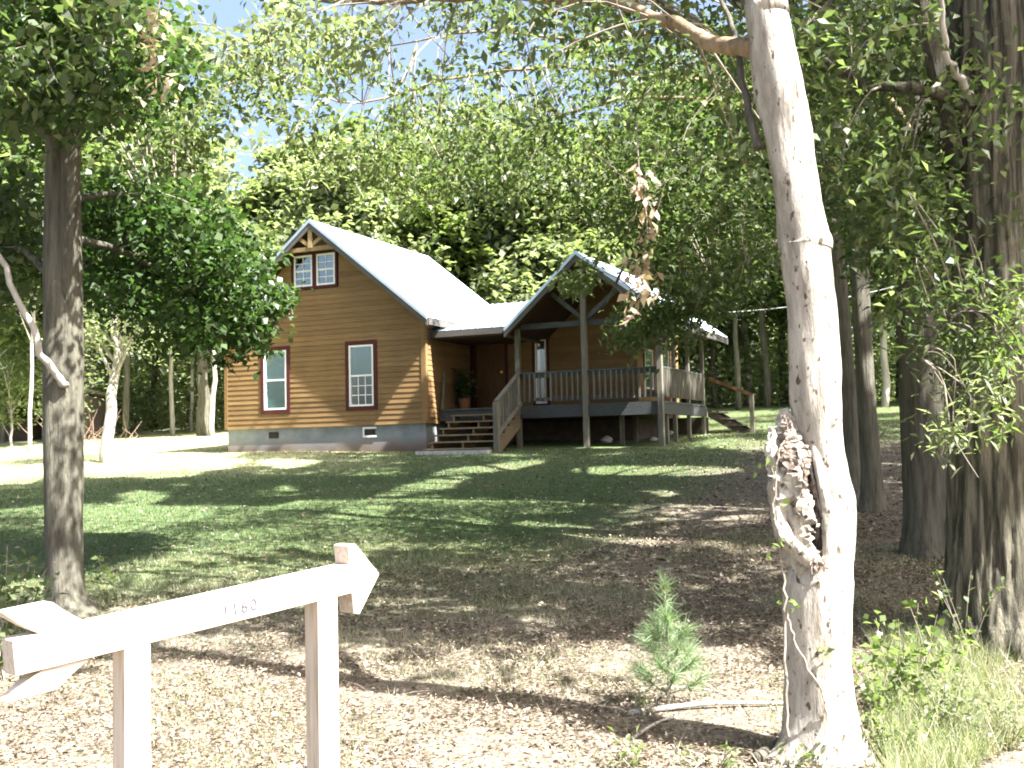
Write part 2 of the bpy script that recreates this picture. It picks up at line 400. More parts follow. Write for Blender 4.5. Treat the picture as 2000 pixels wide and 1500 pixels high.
def sheath(name, axis, const, thick, a0, a1, v0, topf, openings, breaks=(), mat=None):
    """wall body with real holes"""
    mb = MB(); cuts = sorted(set([a0, a1, *breaks] + [x for o in openings for x in o[:2] if a0 < x < a1]))
    for s0, s1 in zip(cuts, cuts[1:]):
        mid = (s0+s1)/2; vs = [v0]
        for o in sorted([o for o in openings if o[0] < mid < o[1]], key=lambda o: o[2]): vs += [o[2], o[3]]
        t0, t1 = topf(s0), topf(s1)
        for i in range(0, len(vs), 2):
            lo = vs[i]; last = i+1 >= len(vs)
            q = [(s0, lo), (s1, lo), (s1, t1 if last else vs[i+1]), (s0, t0 if last else vs[i+1])]
            if axis == 'u': mb.prism(q, 'y', const, const+thick)
            else: mb.prism([(a, b) for a, b in q], 'x', const, const+thick)
    return mb.build(name, mat or SHEATHM, cabin)
SHEATHM = DARKW
def window(u0, v0, w, h, b=0, cols=(0, 0), rows=(0, 0), blind=(0, 1), axis='u', fr=.045, trim=.10, out=-1, trimmed=True, label=None):
    """double-hung window; builds frame, sashes, panes, muntins, blind and trim"""
    def T(mb, x0, x1, y0, y1, z0, z1):     # x along wall, y outward distance, z up
        a, c = b+out*y1, b+out*y0
        if axis == 'u': mb.box(x0, x1, min(a, c), max(a, c), z0, z1)
        else: mb.box(min(a, c), max(a, c), x0, x1, z0, z1)
        return mb
    win = MB(); f = fr
    T(win, u0, u0+f, -.06, .035, v0, v0+h); T(win, u0+w-f, u0+w, -.06, .035, v0, v0+h)
    T(win, u0+f, u0+w-f, -.06, .0345, v0, v0+f); T(win, u0+f, u0+w-f, -.06, .0345, v0+h-f, v0+h)
    o = win.build('window', WHITE, cabin)
    if label: o['label'] = label
    T(MB(), u0+f, u0+w-f, -.03, .028, v0+h/2-.02, v0+h/2+.02).build('meeting_rail', WHITE, o)
    gw, x0 = w-2*f, u0+f
    for k, (z0, z1) in enumerate(((v0+f, v0+h/2-.02), (v0+h/2+.02, v0+h-f))):
        c, r = cols[k], rows[k]
        cc, rr = max(c, 1), max(r, 1); ew = gw/cc; eh = (z1-z0)/rr; mt = .009
        dep = .0 + .012*k
        for i in range(cc):
            for j in range(rr):
                T(MB(), x0+i*ew, x0+(i+1)*ew, dep-.004, dep, z0+j*eh, z0+(j+1)*eh).build('pane', GLASS, o)
        for i in range(1, cc): T(MB(), x0+i*ew-mt, x0+i*ew+mt, dep+.002, dep+.012, z0, z1).build('muntin', WHITE, o)
        for j in range(1, rr): T(MB(), x0, x0+gw, dep+.003, dep+.011, z0+j*eh-mt, z0+j*eh+mt).build('muntin', WHITE, o)
    if blind[1] > blind[0]:
        mb = MB(); za, zb = v0+f+(h-2*f)*blind[0], v0+f+(h-2*f)*blind[1]; n = int((zb-za)/.05)
        for i in range(n):
            z = za+(zb-za)*i/n
            T(mb, x0+.005, x0+gw-.005, -.05, -.045, z, z+(zb-za)/n*.93)
        mb.build('blind', BLIND, o)
    if trimmed:
        t = trim
        for a in ((u0-t, u0, v0-t, v0+h+t), (u0+w, u0+w+t, v0-t, v0+h+t), (u0, u0+w, v0+h, v0+h+t), (u0, u0+w, v0-t, v0)):
            T(MB(), a[0], a[1], .0, .04, a[2], a[3]).build('trim_board', REDTRIM, o)
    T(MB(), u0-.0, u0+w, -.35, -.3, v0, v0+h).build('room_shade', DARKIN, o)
    return o

WL = (1.230, .467, .695, 1.5); WR = (3.768, .467, .695, 1.5); WUR = (2.859, 3.526, .546, .79); WUL = (2.19, 3.526, .546, .79)
ops = [(a, a+c, b, b+d) for a, b, c, d in (WL, WR, WUR, WUL)]
roofv = lambda u: RID - .12 - SLP*abs(u-RU)
def rake(v):
    d = (RID-.12-v)/SLP; return RU-d, RU+d
fw = sheath('front_wall', 'u', .002, .12, 0, WID, 0, roofv, ops, (RU,))
boards(fw, 'u', 0, .09, WID-.09, .012, RID-.2, rake, [(a-.1, c+.1, b-.1, d+.1) for a, c, b, d in ops[:2]] + [(2.09, 3.505, 3.426, 4.416)])
for u0, u1 in ((-.01, .09), (WID-.09, WID+.01)):
    MB().box(u0, u1, -.035, .002, 0, roofv(u0+.05)-.03).build('corner_board', SIDING, cabin)
window(*WL[:2], WL[2], WL[3], blind=(0, 1), label='tall window at the left with its blind fully down')
window(*WR[:2], WR[2], WR[3], cols=(3, 0), rows=(3, 0), blind=(.52, 1), label='tall window at the right with the blind half up')
window(*WUL[:2], WUL[2], WUL[3], cols=(2, 2), rows=(2, 2), blind=(0, 0), trim=.058)
window(*WUR[:2], WUR[2], WUR[3], cols=(2, 2), rows=(2, 2), blind=(0, 0), trim=.058)
# side walls of the wing
LEN = 6.4
sw = sheath('side_wall', 'b', WID-.118, .12, .12, LEN, 0, lambda a: roofv(WID), [])
boards(sw, 'b', WID+.002, .07, 2.44, .012, roofv(WID)-.02, out=1)
sheath('left_side_wall', 'b', 0, .12, .12, LEN, 0, lambda a: roofv(0), [], mat=SIDING)
sheath('rear_wall', 'u', LEN, .12, 0, WID, 0, roofv, [], (RU,), mat=SIDING)
MB().box(WID-.002, WID+.036, -.03, .07, 0, roofv(WID)-.05).build('corner_board', SIDING, cabin)
# foundation
fd = MB().box(.04, WID-.03, .04, .22, -1.0, 0).box(WID-.22, WID-.031, .22, LEN, -1.0, 0).box(.04, .22, .22, LEN, -1.0, 0).build('foundation_wall', FOUND, cabin)
for (px, py, big) in ((533, 850, 0), (721, 844, 1)):
    u, v = onb(px, py, 0)
    if big:
        MB().box(u-.19, u+.19, .012, .045, v+.08, v+.125).box(u-.19, u+.19, .012, .045, v-.125, v-.08).box(u-.19, u-.15, .012, .045, v-.08, v+.08).build('vent_frame', WHITE, fd)
    mb = MB()
    for i in range(5): mb.box(u-.14, u+.14, .025, .042, v-.075+i*.033, v-.075+i*.033+.012)
    MB().box(u-.15, u+.15, .03, .05, v-.08, v+.08).build('foundation_vent', DARKIN, fd)
    mb.build('vent_louvre', SHEDW, fd)
# metal roofs: panels with ribs
def roof_panel_mesh(wd, ln):
    mb = MB(); mb.box(0, wd-.004, 0, ln, 0, .006)
    for k in range(4):
        x = .04 + k*(wd-.08)/3.4
        mb.prism([(x-.022, .006), (x-.008, .026), (x+.008, .026), (x+.022, .006)], 'y', 0, ln)
    me = mesh('roof_panel', mb.v, mb.f, METAL); return me
def slope_roof(parent, b0, b1, ur, vr, ue, ve, nm='roof'):
    """one slope: ridge at (ur, vr), eave at (ue, ve), running b0..b1"""
    ln = math.hypot(ue-ur, ve-vr); n = max(1, round((b1-b0)/.91)); wd = (b1-b0)/n; me = roof_panel_mesh(wd, ln)
    sgn = 1 if ue > ur else -1
    ang = math.atan2(ve-vr, abs(ue-ur))
    for k in range(n):
        o = bpy.data.objects.new('roof_panel', me); COL.objects.link(o); o.parent = parent
        # local x -> +-b, local y -> down the slope, local z -> outward normal
        y = Vector((sgn*math.cos(ang), 0, math.sin(ang))); x = Vector((0, -1, 0)) if sgn < 0 else Vector((0, 1, 0))
        z = x.cross(y)
        if z.z < 0: x = -x; z = x.cross(y)
        start = b0+k*wd if x.y > 0 else b0+(k+1)*wd
        o.matrix_local = Matrix(((x.x, y.x, z.x, ur), (x.y, y.y, z.y, start), (x.z, y.z, z.z, vr), (0,0,0,1)))
def gable_roof(b0, b1, ur, vr, uel, vel, uer, ver, name='roof', th=.09):
    dk = MB(); dk.prism([(uel, vel-.012), (ur, vr-.012), (uer, ver-.012), (uer, ver-th-.012), (ur, vr-th*1.3-.012), (uel, vel-th-.012)], 'y', b0+.03, b1-.03)
    r = dk.build(name, DARKW, cabin)
    slope_roof(r, b0, b1, ur, vr, uel, vel); slope_roof(r, b0, b1, ur, vr, uer, ver)
    # ridge cap
    MB().prism([(ur-.14, vr-.11), (ur, vr+.03), (ur+.14, vr-.11), (ur+.14, vr-.125), (ur, vr+.012), (ur-.14, vr-.125)], 'y', b0-.01, b1+.01).build('ridge_cap', METAL, r)
    # barge boards and a metal rake edge
    for (ue, ve) in ((uel, vel), (uer, ver)):
        s = 1 if ue > ur else -1
        for bb in (b0+.005, b1-.035):
            MB().prism([(ur, vr-.03), (ue, ve-.03), (ue, ve-.19), (ur, vr-.21)], 'y', bb, bb+.03).build('barge_board', FASC, r)
        MB().prism([(ur, vr+.032), (ue, ve+.032), (ue, ve-.055), (ur, vr-.055)], 'y', b0-.012, b0+.004).build('rake_trim', METAL, r)
        MB().box(min(ue, ue+s*.03), max(ue, ue+s*.03), b0+.04, b1-.04, ve-.17, ve-.02).build('eave_board', FASC, r)
    return r
gable_roof(-.45, 5.75, RU, RID+.05, RU-3.25, RID+.05-3.25*SLP, RU+3.25, RID+.05-3.25*SLP)
# gable truss ornament
tr = MB()
pk = RID-.16
cu0, cv0 = onb(577, 497, -.4); cu1, cv1 = onb(655, 490, -.4); cv = 4.46
tr.box(RU-.06, RU+.06, -.42, -.31, cv-.05, pk).build('king_post', GOLD, cabin)
MB().box(RU-.78, RU+.78, -.40, -.30, cv-.12, cv-.02).build('collar_beam', GOLD, cabin)
for s in (-1, 1): MB().bar((RU+s*.05, -.36, cv+.02), (RU+s*.40, -.36, cv+.26), .09, .09, (0,1,0)).build('brace', GOLD, cabin)

# middle roof over the entrance (front slope)
def mid_roof():
    ue0, ue1, be, ve = WID-.25, 8.6, .25, 2.20
    b1 = 3.4; vr = onb(975, 594, b1)[1]
    dk = MB().prism([(be, ve-.012), (b1, vr-.012), (b1+2.2, vr-.7), (b1+2.2, vr-.8), (b1, vr-.13), (be, ve-.10)], 'x', WID+.01, 7.92)
    dk = dk.build('entrance_roof', DARKW, cabin)
    ln = math.hypot(b1-be, vr-ve); ang = math.atan2(vr-ve, b1-be)
    x = Vector((1, 0, 0)); y = Vector((0, math.cos(ang), math.sin(ang))); z = x.cross(y)
    me = roof_panel_mesh(.83, ln)
    for k in range(5):
        o = bpy.data.objects.new('roof_panel', me); COL.objects.link(o); o.parent = dk
        st = 3.76+.83*k
        o.matrix_local = Matrix(((x.x, y.x, z.x, st), (x.y, y.y, z.y, be-.02), (x.z, y.z, z.z, ve), (0,0,0,1)))
    MB().box(WID+.012, 7.9, be-.035, be-.005, ve-.15, ve-.005).build('eave_board', FASC, dk)
    MB().box(WID+.02, 7.86, be, 2.40, 2.02, 2.05).build('porch_ceiling', DARKW, dk)
mid_roof()
# porch gable roof
PU, PV = 9.68, 3.78
gable_roof(.2, 5.2, PU, PV, 7.86, 2.13, 11.93, 2.09, name='porch_roof')
# main body behind the porch
BW = 2.4; RWU = 10.35
DOOR = (6.06, 6.88, .34, 2.14); NW = (7.72, .46, .30, 1.60)
ptop = lambda u: min(PV-.22-.90*max(0, PU-u)*1.0, PV-.22) if u > 7.9 else 2.3
def ptop(u):
    if u < 7.9: return 2.04
    return PV-.25 - (.907*(PU-u) if u < PU else .75*(u-PU))
pw = sheath('porch_wall', 'u', BW+.002, .12, WID, RWU, 0, ptop, [(DOOR[0], DOOR[1], DOOR[2], DOOR[3]), (NW[0], NW[0]+NW[2], NW[1], NW[1]+NW[3])], (7.9, PU))
def plim(v):
    if v < 2.04: return WID, RWU
    d1 = (PV-.25-v)/.907; d2 = (PV-.25-v)/.75; return max(7.9, PU-d1), min(RWU, PU+d2)
boards(pw, 'u', BW, WID+.04, RWU, .34, PV-.3, plim, [(DOOR[0]-.09, DOOR[1]+.09, DOOR[2], DOOR[3]+.09), (NW[0]-.08, NW[0]+NW[2]+.08, NW[1]-.08, NW[1]+NW[3]+.08)])
window(NW[0], NW[1], NW[2], NW[3], b=BW, fr=.035, trim=.08, blind=(0, 0))
# door
dr = MB().box(DOOR[0]+.01, DOOR[1]-.01, BW+.0, BW+.045, DOOR[2], DOOR[3]-.01).build('front_door', DOORM, cabin)
for (a, b, c, d) in ((.12, .36, .12, .85), (.46, .70, .12, .85), (.12, .36, .98, 1.68), (.46, .70, .98, 1.68)):
    MB().box(DOOR[0]+a, DOOR[0]+b, BW-.014, BW-.001, DOOR[2]+c, DOOR[2]+d).build('door_panel', DOORM, dr, bevel=.006)
V, fs = tube([(DOOR[1]-.08, BW, 1.30), (DOOR[1]-.08, BW-.07, 1.30)], [.02, .034], 10); MB().add(V, fs).build('door_knob', BRASS, dr)
for a in ((DOOR[0]-.09, DOOR[0], DOOR[2], DOOR[3]+.09), (DOOR[1], DOOR[1]+.09, DOOR[2], DOOR[3]+.09), (DOOR[0], DOOR[1], DOOR[3], DOOR[3]+.09)):
    MB().box(a[0], a[1], BW-.035, BW+.002, a[2], a[3]).build('door_trim', REDTRIM, cabin)
# right-facing wall with two windows
rb0 = onu(1272, 700, RWU)[0]; rb1 = onu(1308, 700, RWU)[0]
rw_ops = [(3.0, 3.7, .75, 1.75), (4.3, 5.1, .6, 2.0)]
rw = sheath('right_wall', 'b', RWU-.12, .118, BW+.122, 6.0, 0, lambda a: PV-.25-.75*(RWU-PU)-.03, rw_ops)
boards(rw, 'b', RWU, BW+.03, 6.0, .34, PV-.25-.75*(RWU-PU)-.03, openings=[(a-.08, b+.08, c-.08, d+.08) for a, b, c, d in rw_ops], out=1)
for a in rw_ops: window(a[0], a[2], a[1]-a[0], a[3]-a[2], b=RWU, axis='b', out=1, trim=.08, blind=(.3, 1) if a[0] < 4 else (0, 0))
MB().box(WID, RWU, 6.0, 6.12, 0, 2.4).build('rear_wall', SIDING, cabin)
MB().box(WID, RWU-.02, BW+.05, 6.0, -1.0, 0).build('foundation_block', SHEDW, cabin)
# porch deck
DKV = .34; PB = .60; RX = 11.52
deck = MB().box(WID+.03, RX-.04, PB+.03, PB+.07, .05, .30).box(RX-.08, RX-.04, PB+.07, 4.5, .05, .30)
for k in range(12): deck.box(6.2+k*.45, 6.24+k*.45, PB+.07, 2.38, .1, .30)
dk = deck.build('porch_deck', GREYW, cabin)
n = 13
for k in range(n):
    b0 = PB + k*.1385
    MB().box(WID+.03, RX+.01, b0, b0+.132, .302, DKV).build('deck_board', GREYW, dk)
for k in range(14):
    b0 = PB + (n+k)*.1385
    if b0 < 4.5: MB().box(RWU+.03, RX+.01, b0, b0+.132, .302, DKV).build('deck_board', GREYW, dk)
MB().box(7.93, RX, PB-.035, PB-.004, .05, .335).build('deck_fascia', GREYW, dk)
MB().box(RX-.036, RX-.002, PB, 4.5, .05, .298).build('deck_fascia', GREYW, dk)
PS = .115
def post(u, b, v0, v1, s=PS, m=None, nm='porch_post'):
    return MB().box(u-s/2, u+s/2, b-s/2, b+s/2, v0, v1).build(nm, m or GREYV, cabin, bevel=.008)
def gl(u, b): p = house_world(u, b, 0); return float(gz(p[0], p[1]) - C0[2]) - .15
post(8.02, PB+.01, gl(8.02, PB), 2.16); post(9.70, PB-.01, gl(9.7, PB), PV-.2, .125); post(11.47, PB-.01, gl(11.47, PB), 2.3, .12)
for b in (1.75, 2.95, 4.35): post(11.46, b, gl(11.46, b), 2.12, .09)
for b in (.9, 1.9): post(10.45, b, gl(10.45, b), .06, .1, m=B_DARK, nm='deck_leg')
post(11.40, 1.25, gl(11.4, 1.25), .05, .08, nm='deck_leg')
MB().box(8.02, 11.47, PB+.055, PB+.145, 2.14, 2.27).build('porch_beam', GREYW, cabin)
MB().box(11.41, 11.50, PB+.15, 4.8, 2.13, 2.26).build('porch_beam', GREYW, cabin)
for s in (-1, 1): MB().bar((9.7+s*.04, PB+.07, 2.30), (9.7+s*.80, PB+.07, 2.93), .08, .10, (0,1,0)).build('brace', GREYW, cabin)
# railings
rl = MB().box(8.08, 11.41, PB-.02, PB+.10, 1.085, 1.12).box(8.08, 11.41, PB+.02, PB+.06, .98, 1.084).box(8.08, 11.41, PB+.02, PB+.06, .44, .52)
rl = rl.build('porch_railing', GREYW, cabin)
me = MB().box(-.019, .019, -.019, .019, .44, 1.08); me = mesh('baluster', me.v, me.f, GREYV)
k = 8.17
while k < 11.38:
    if abs(k-9.7) > .09:
        o = obj('baluster', me, rl, False); o.location = (k, PB-.0, random.uniform(-.006, .006)); o.rotation_euler = (0, random.uniform(-.012, .012), 0)
    k += .134
rs = MB().box(11.40, 11.52, PB+.07, 4.3, 1.085, 1.12).box(11.44, 11.48, PB+.07, 4.3, .98, 1.084).box(11.44, 11.48, PB+.07, 4.3, .44, .52)
rs = rs.build('side_railing', GREYW, cabin); k = PB+.16
while k < 4.3:
    o = obj('baluster', me, rs, False); o.location = (11.50, k, random.uniform(-.006, .006)); k += .134
# front steps
SU0, SU1 = 6.42, 8.08; NS = 6; run = .28; rise = .158
st = MB()
for u in (SU0+.05, (SU0+SU1)/2, SU1-.03):
    poly = [(PB-.04, DKV-.17)]
    for k in range(NS): poly += [(PB-.04-run*k, DKV-rise*(k+1)-.037), (PB-.04-run*(k+1), DKV-rise*(k+1)-.037)]
    poly += [(PB-.04-run*NS, -.95), (PB-.04-run*NS+.12, -.95), (PB-.04, DKV-.5)]
    st.prism(poly, 'x', u-.02, u+.02)
stp = st.build('porch_steps', STEPW, cabin)
for k in range(NS):
    MB().box(SU0-.02, SU1+.02, PB-.06-run*(k+1), PB-.05-run*k, DKV-rise*(k+1)-.035, DKV-rise*(k+1)).build('tread', STEPW, stp)
MB().box(SU0-.1, SU1+.02, PB-.1-run*NS-.18, PB-.1-run*NS+.1, -1.0, -.66).build('step_pad', STONE, stp)
hb = PB-.1-run*NS+.1
hr = MB().bar((SU1+.13, hb, .40), (SU1+.0, PB-.06, 1.13), .10, .04, (1,0,0)).build('stair_handrail', GREYV, cabin)
post(SU1+.13, hb, -.95, .385, .12, nm='newel_post')
MB().bar((SU1+.12, hb+.06, -.35), (SU1+.02, PB-.03, .42), .04, .09, (1,0,0)).build('lower_rail', GREYV, hr)
for k in range(1, 10):
    f = k/10; b = hb+(PB-hb)*f; MB().box(SU1+.06-f*.06, SU1+.10-f*.06, b-.02, b+.02, -.35+.77*f, .37+.73*f).build('baluster', GREYV, hr)
# back steps beyond the side deck
b0 = 4.55
bs = MB().prism([(RX+.0, .25), (RX+.0, .05), (RX+1.35, -.75), (RX+1.5, -.75), (RX+1.5, -.62)], 'y', b0, b0+.05).prism([(RX+.0, .25), (RX+.0, .05), (RX+1.35, -.75), (RX+1.5, -.75), (RX+1.5, -.62)], 'y', b0+.9, b0+.95).build('back_steps', SHEDW, cabin)
for k in range(5): MB().box(RX+.02+k*.28, RX+.30+k*.28, b0-.02, b0+.97, .14-k*.17, .17-k*.17).build('tread', GREYV, bs)
MB().bar((RX+.05, b0-.02, 1.02), (RX+1.15, b0-.02, .55), .05, .08, (0,1,0)).build('handrail', DOORM, bs)
MB().box(RX+1.08, RX+1.18, b0-.07, b0+.03, -.75, .56).build('newel_post', GREYV, bs)
MB().box(7.95, RX+.02, 4.5, 4.54, -.6, .04).build('underfloor_screen', SHEDW, cabin)
MB().box(WID-.0, RX+.3, 4.56, 5.1, 2.06, 2.1).build('soffit', DARKW, cabin)

# things standing on the porch / ground by the cabin
def pot_plant():
    p = house_world(6.12, 1.55, DKV); t = thing('potted_plant', 'tall dark green plant in a clay pot on the porch beside the front door', 'plant', tuple(p))
    V, fs = tube([p, p+[0,0,.02], p+[0,0,.24], p+[0,0,.28], p+[0,0,.281]], [.09, .10, .15, .165, .14], 14); MB().add(V, fs).build('pot', TERRA, t, True)
    P = p + np.array([0,0,.35]) + RNG.normal(size=(260, 3))*[.12,.12,.22] + [0,0,.25]
    V, Fs, T = leaves(P, .16, .06, -.1); obj('foliage', npmesh('foliage', V, Fs, DARKL, T), t)
    V, fs = tube([p+[0,0,.25], p+[.02,0,.6], p+[0,.01,.9]], [.015,.012,.006], 6); MB().add(V, fs).build('stem', TWIG, t, True)
pot_plant()
p0 = house_world(5.99, .62, DKV); p1 = house_world(5.92, .9, 1.25)
o = MB().bar(p0+[0,0,.0], p1, .10, .025, tuple(N_)).build('leaning_plank', GREYV); tag(o, 'narrow grey plank leaning on the cabin side wall above the steps', 'plank')
for (px, py, s, lb) in ((1185, 864, .16, 'flat grey stone lying in the grass under the porch front'), (1277, 860, .09, 'small pale stone at the foot of the corner porch post'), (1304, 849, .14, 'white stone standing under the side deck beside the corner post')):
    g = ground(px, py); import bmesh
    bm = bmesh.new(); bmesh.ops.create_icosphere(bm, subdivisions=3, radius=s)
    rg = random.Random(px); ph = [rg.uniform(0, 6) for _ in range(6)]
    for v in bm.verts:
        c = v.co/s; k = 1+.16*math.sin(3*c.x+ph[0])*math.cos(2.5*c.y+ph[1])+.1*math.sin(5*c.z+ph[2]+3*c.x)
        v.co *= k; v.co.z *= .6
    me = bpy.data.meshes.new('stone'); bm.to_mesh(me); bm.free(); me.materials.append(STONE)
    o = obj('stone', me); o.location = (g[0], g[1], float(gz(g[0], g[1]))+s*.25); tag(o, lb, 'stone', 'stones by the porch')

# ------------------------------------------------------------------ arrow sign
def arrow_sign():
    # front face of the beam passes through measured points
    def S(px, py, d): return at(px, py, d)
    A = S(28, 1285, 3.33); B = S(655, 1137, 4.15)     # centreline of the front face: left end, near the head
    d = B-A; L = np.linalg.norm(d[:2]); u = d/np.linalg.norm(d); uh = unit(np.array([d[0], d[1], 0])); nf = np.array([uh[1], -uh[0], 0])  # towards the road
    upv = np.cross(nf, u)*1.0
    if upv[2] < 0: upv = -upv
    root = thing('arrow_sign', 'pale wooden arrow shaped house number sign on two square posts', 'sign', (float((A+B)[0]/2), float((A+B)[1]/2), float(gz((A+B)[0]/2, (A+B)[1]/2))))
    def PT(s, y, t): return A + u*s + upv*y - nf*t       # s along, y up, t depth behind the front
    T_, Hh = .09, .062
    def poly(pts, t0, t1, name, mat=SIGNW, bev=.003):
        n = len(pts); V = [PT(s, y, t0) for s, y in pts] + [PT(s, y, t1) for s, y in pts]
        return MB().add(V, [tuple(range(n)), tuple(range(2*n-1, n-1, -1))] + [(i, n+i, n+(i+1) % n, (i+1) % n) for i in range(n)]).build(name, mat, root, True, bevel=bev)
    def sy(px, py, t=0):
        dd = ray(px, py); O = np.array([0,0,EYE]); q = A-nf*t; tt = ((q-O)@nf)/(dd@nf); P = O+dd*tt-A; return float(P@u), float(P@upv)
    L2 = sy(690, 1130)[0]
    yb = np.mean([sy(30, 1325)[1], sy(400, 1229)[1], sy(640, 1169)[1]]); yt = np.mean([sy(180, 1212)[1], sy(400, 1167)[1], sy(640, 1117)[1]])
    poly([(0, yb), (L2, yb), (L2, yt), (0, yt)], 0, T_, 'arrow_shaft')
    hp = [sy(681, 1065), sy(694, 1065), sy(741, 1121), sy(702, 1200), sy(690, 1199)]
    x0 = (hp[0][0]+hp[4][0])/2
    top, bot, tip = hp[0][1], hp[4][1], hp[2]
    # arrow head above and below the shaft, and its point
    poly([(x0, bot), (hp[3][0], hp[3][1]), tip, (hp[1][0], top), (x0, top), (x0, yt+.0), (L2+.0, yt), (L2, yb), (x0, yb)], -.002, T_+.0, 'arrow_head')
    # fletching
    f = [sy(82, 1247), sy(177, 1214), sy(128, 1178), sy(6, 1192)]
    w1 = f[1][0]-f[0][0]; sh = f[3][0]-f[0][0]; ht = (f[2][1]+f[3][1])/2-yt
    a0 = f[0][0]
    # curved top flap built in slices so that it sweeps back
    def flap(a0, w_, sh, y0, hgt, name):
        k = 8; V = []; 
        for i in range(k+1):
            t = i/k; y = y0+hgt*t; x = a0+sh*(1.25*t-.25*t*t)
            for dx, dt in ((0, .012), (w_, .012), (w_, T_-.012), (0, T_-.012)): V.append(PT(x+dx, y, dt))
        fs = [(0,1,2,3), tuple(4*k+j for j in (3,2,1,0))]
        for i in range(k):
            for j in range(4): q = (j+1) % 4; fs.append((4*i+j, 4*i+q, 4*i+4+q, 4*i+4+j))
        MB().add(V, fs).build(name, SIGNW, root, True, bevel=.002)
    flap(a0, w1, sh, yt, ht, 'fletching')
    g = [sy(88, 1308), sy(180, 1290), sy(17, 1374), sy(98, 1360)]
    flap(g[0][0], w1, g[2][0]-g[0][0]-.0, yb, g[2][1]-yb, 'fletching')
    # posts
    for px, topy in ((270, 1262), (641, 1168)):
        s_, _ = sy(px, topy)
        P = PT(s_, yb, .045); hw = .044
        gzv = float(gz(P[0], P[1]))-.1
        V = []
        for z in (gzv, None):
            for a, b in ((-1,-1), (1,-1), (1,1), (-1,1)):
                q = P + uh*a*hw - nf*b*hw
                zz = gzv if z is not None else (P + u*(a*hw/ (u@uh)))[2]
                V.append((q[0], q[1], zz))
        MB().add(V, [(0,3,2,1),(4,5,6,7),(0,1,5,4),(1,2,6,5),(2,3,7,6),(3,0,4,7)]).build('sign_post', SIGNV, root, True, bevel=.004)
    # the faded number
    cu = bpy.data.curves.new('number', 'FONT'); cu.body = '1160'; cu.size = .058; cu.space_character = 1.25; cu.extrude = .0008
    to = bpy.data.objects.new('tmp', cu); COL.objects.link(to)
    dg = bpy.context.evaluated_depsgraph_get(); me = bpy.data.meshes.new_from_object(to.evaluated_get(dg)); bpy.data.objects.remove(to)
    me.materials.clear(); me.materials.append(LETTER)
    s_, y_ = sy(434, 1207)
    for v in me.vertices:
        c = PT(s_+v.co.x, y_+v.co.y, -.0012-v.co.z); v.co = c
    o = obj('house_number', me, root); o['label'] = 'faded grey number 1160'
    return A, B
SA, SB = arrow_sign()

# ------------------------------------------------------------------ trees
TREES = {}
def trunk_from_px(rows, depth, name, mat, parent, seg=20, wob=.05, lean=0, n=46, flare=True, ext=None, rn=.0):
    """rows: (py, left px, right px) top to bottom at the trunk's distance"""
    pts, rad = [], []
    for py, l, r in rows:
        c = at((l+r)/2, py, depth); e = at(r, py, depth); pts.append(c); rad.append(abs(e[0]-c[0]))
    pts = pts[::-1]; rad = rad[::-1]
    if ext:
        d = unit(pts[-1]-pts[-2]); pts.append(pts[-1]+d*ext[0]*.5+np.array(ext[2])*.5); rad.append((rad[-1]+ext[1])/2)
        pts.append(pts[-2]+d*ext[0]+np.array(ext[2])); rad.append(ext[1])
    S = spline(np.column_stack([pts, rad]), n)
    for _ in range(2): S[1:-1] = (S[:-2]+2*S[1:-1]+S[2:])/4
    fl = np.zeros(n)
    if flare: h = S[:, 2]-S[0, 2]; fl = .5*np.exp(-np.maximum(h, 0)/.22)
    V, fs = tube(S[:, :3], np.maximum(S[:, 3], .01), seg, wob, seed=int(depth*100), flare=fl)
    return MB().add(V, fs).build(name, mat, parent, True, smooth=True), S
def near_tree(key, label, base, cat='tree', name='tree'):
    t = thing(name, label, cat, (float(base[0]), float(base[1]), float(gz(base[0], base[1])))); TREES[key] = dict(root=t, limbs=[], clusters=[]); return t

# left tree
g = ground(130, 1200); D1 = float(g[1])
t1 = near_tree('left', 'tall straight dark trunked tree at the left behind the arrow sign', g, name='shade_tree')
_, S1 = trunk_from_px([(-60, 95, 150), (200, 90, 152), (500, 88, 156), (800, 88, 160), (1000, 89, 160), (1120, 92, 164), (1180, 86, 176), (1215, 76, 205), (1260, 70, 215)], D1, 'trunk', B_GREY, t1, ext=(7, .07, (.2, .6, 0)), seg=26)
# pale leaning tree with the rotten stub
g2 = ground(1600, 1478); D2 = float(g2[1])
t2 = near_tree('pale', 'pale smooth barked leaning tree with a rotten hollow stub on its trunk', g2, name='leaning_tree')
_, S2 = trunk_from_px([(-80, 1444, 1524), (0, 1452, 1534), (100, 1463, 1553), (200, 1480, 1574), (300, 1500, 1590), (400, 1514, 1604), (460, 1520, 1617), (478, 1521, 1624), (498, 1524, 1621), (600, 1537, 1632), (700, 1543, 1640), (790, 1548, 1643), (860, 1562, 1645), (920, 1576, 1655), (980, 1590, 1670), (1040, 1580, 1669), (1070, 1568, 1667), (1095, 1554, 1666), (1120, 1542, 1665), (1150, 1534, 1664), (1200, 1531, 1662), (1300, 1533, 1660), (1380, 1534, 1664), (1440, 1530, 1676), (1480, 1518, 1690), (1530, 1500, 1704)], D2, 'trunk', B_PALE, t2, seg=64, wob=.012, n=170, ext=(7, .05, (-.3, .2, 0)))
def rough(V, amp, sc, seed=0):
    from mathutils import noise as mn
    V = np.array(V, float); c = V.mean(0)
    out = []
    for v in V:
        p = Vector(v*sc*np.array([1, 1, .33]))+Vector((seed*3.1, seed*1.7, 0)); d = Vector((mn.fractal(p, .6, 2.1, 4), mn.fractal(p+Vector((7,3,1)), .6, 2.1, 4), .6*mn.fractal(p+Vector((2,9,5)), .6, 2.1, 4)))
        out.append(v+np.array(d)*amp)
    return np.array(out)
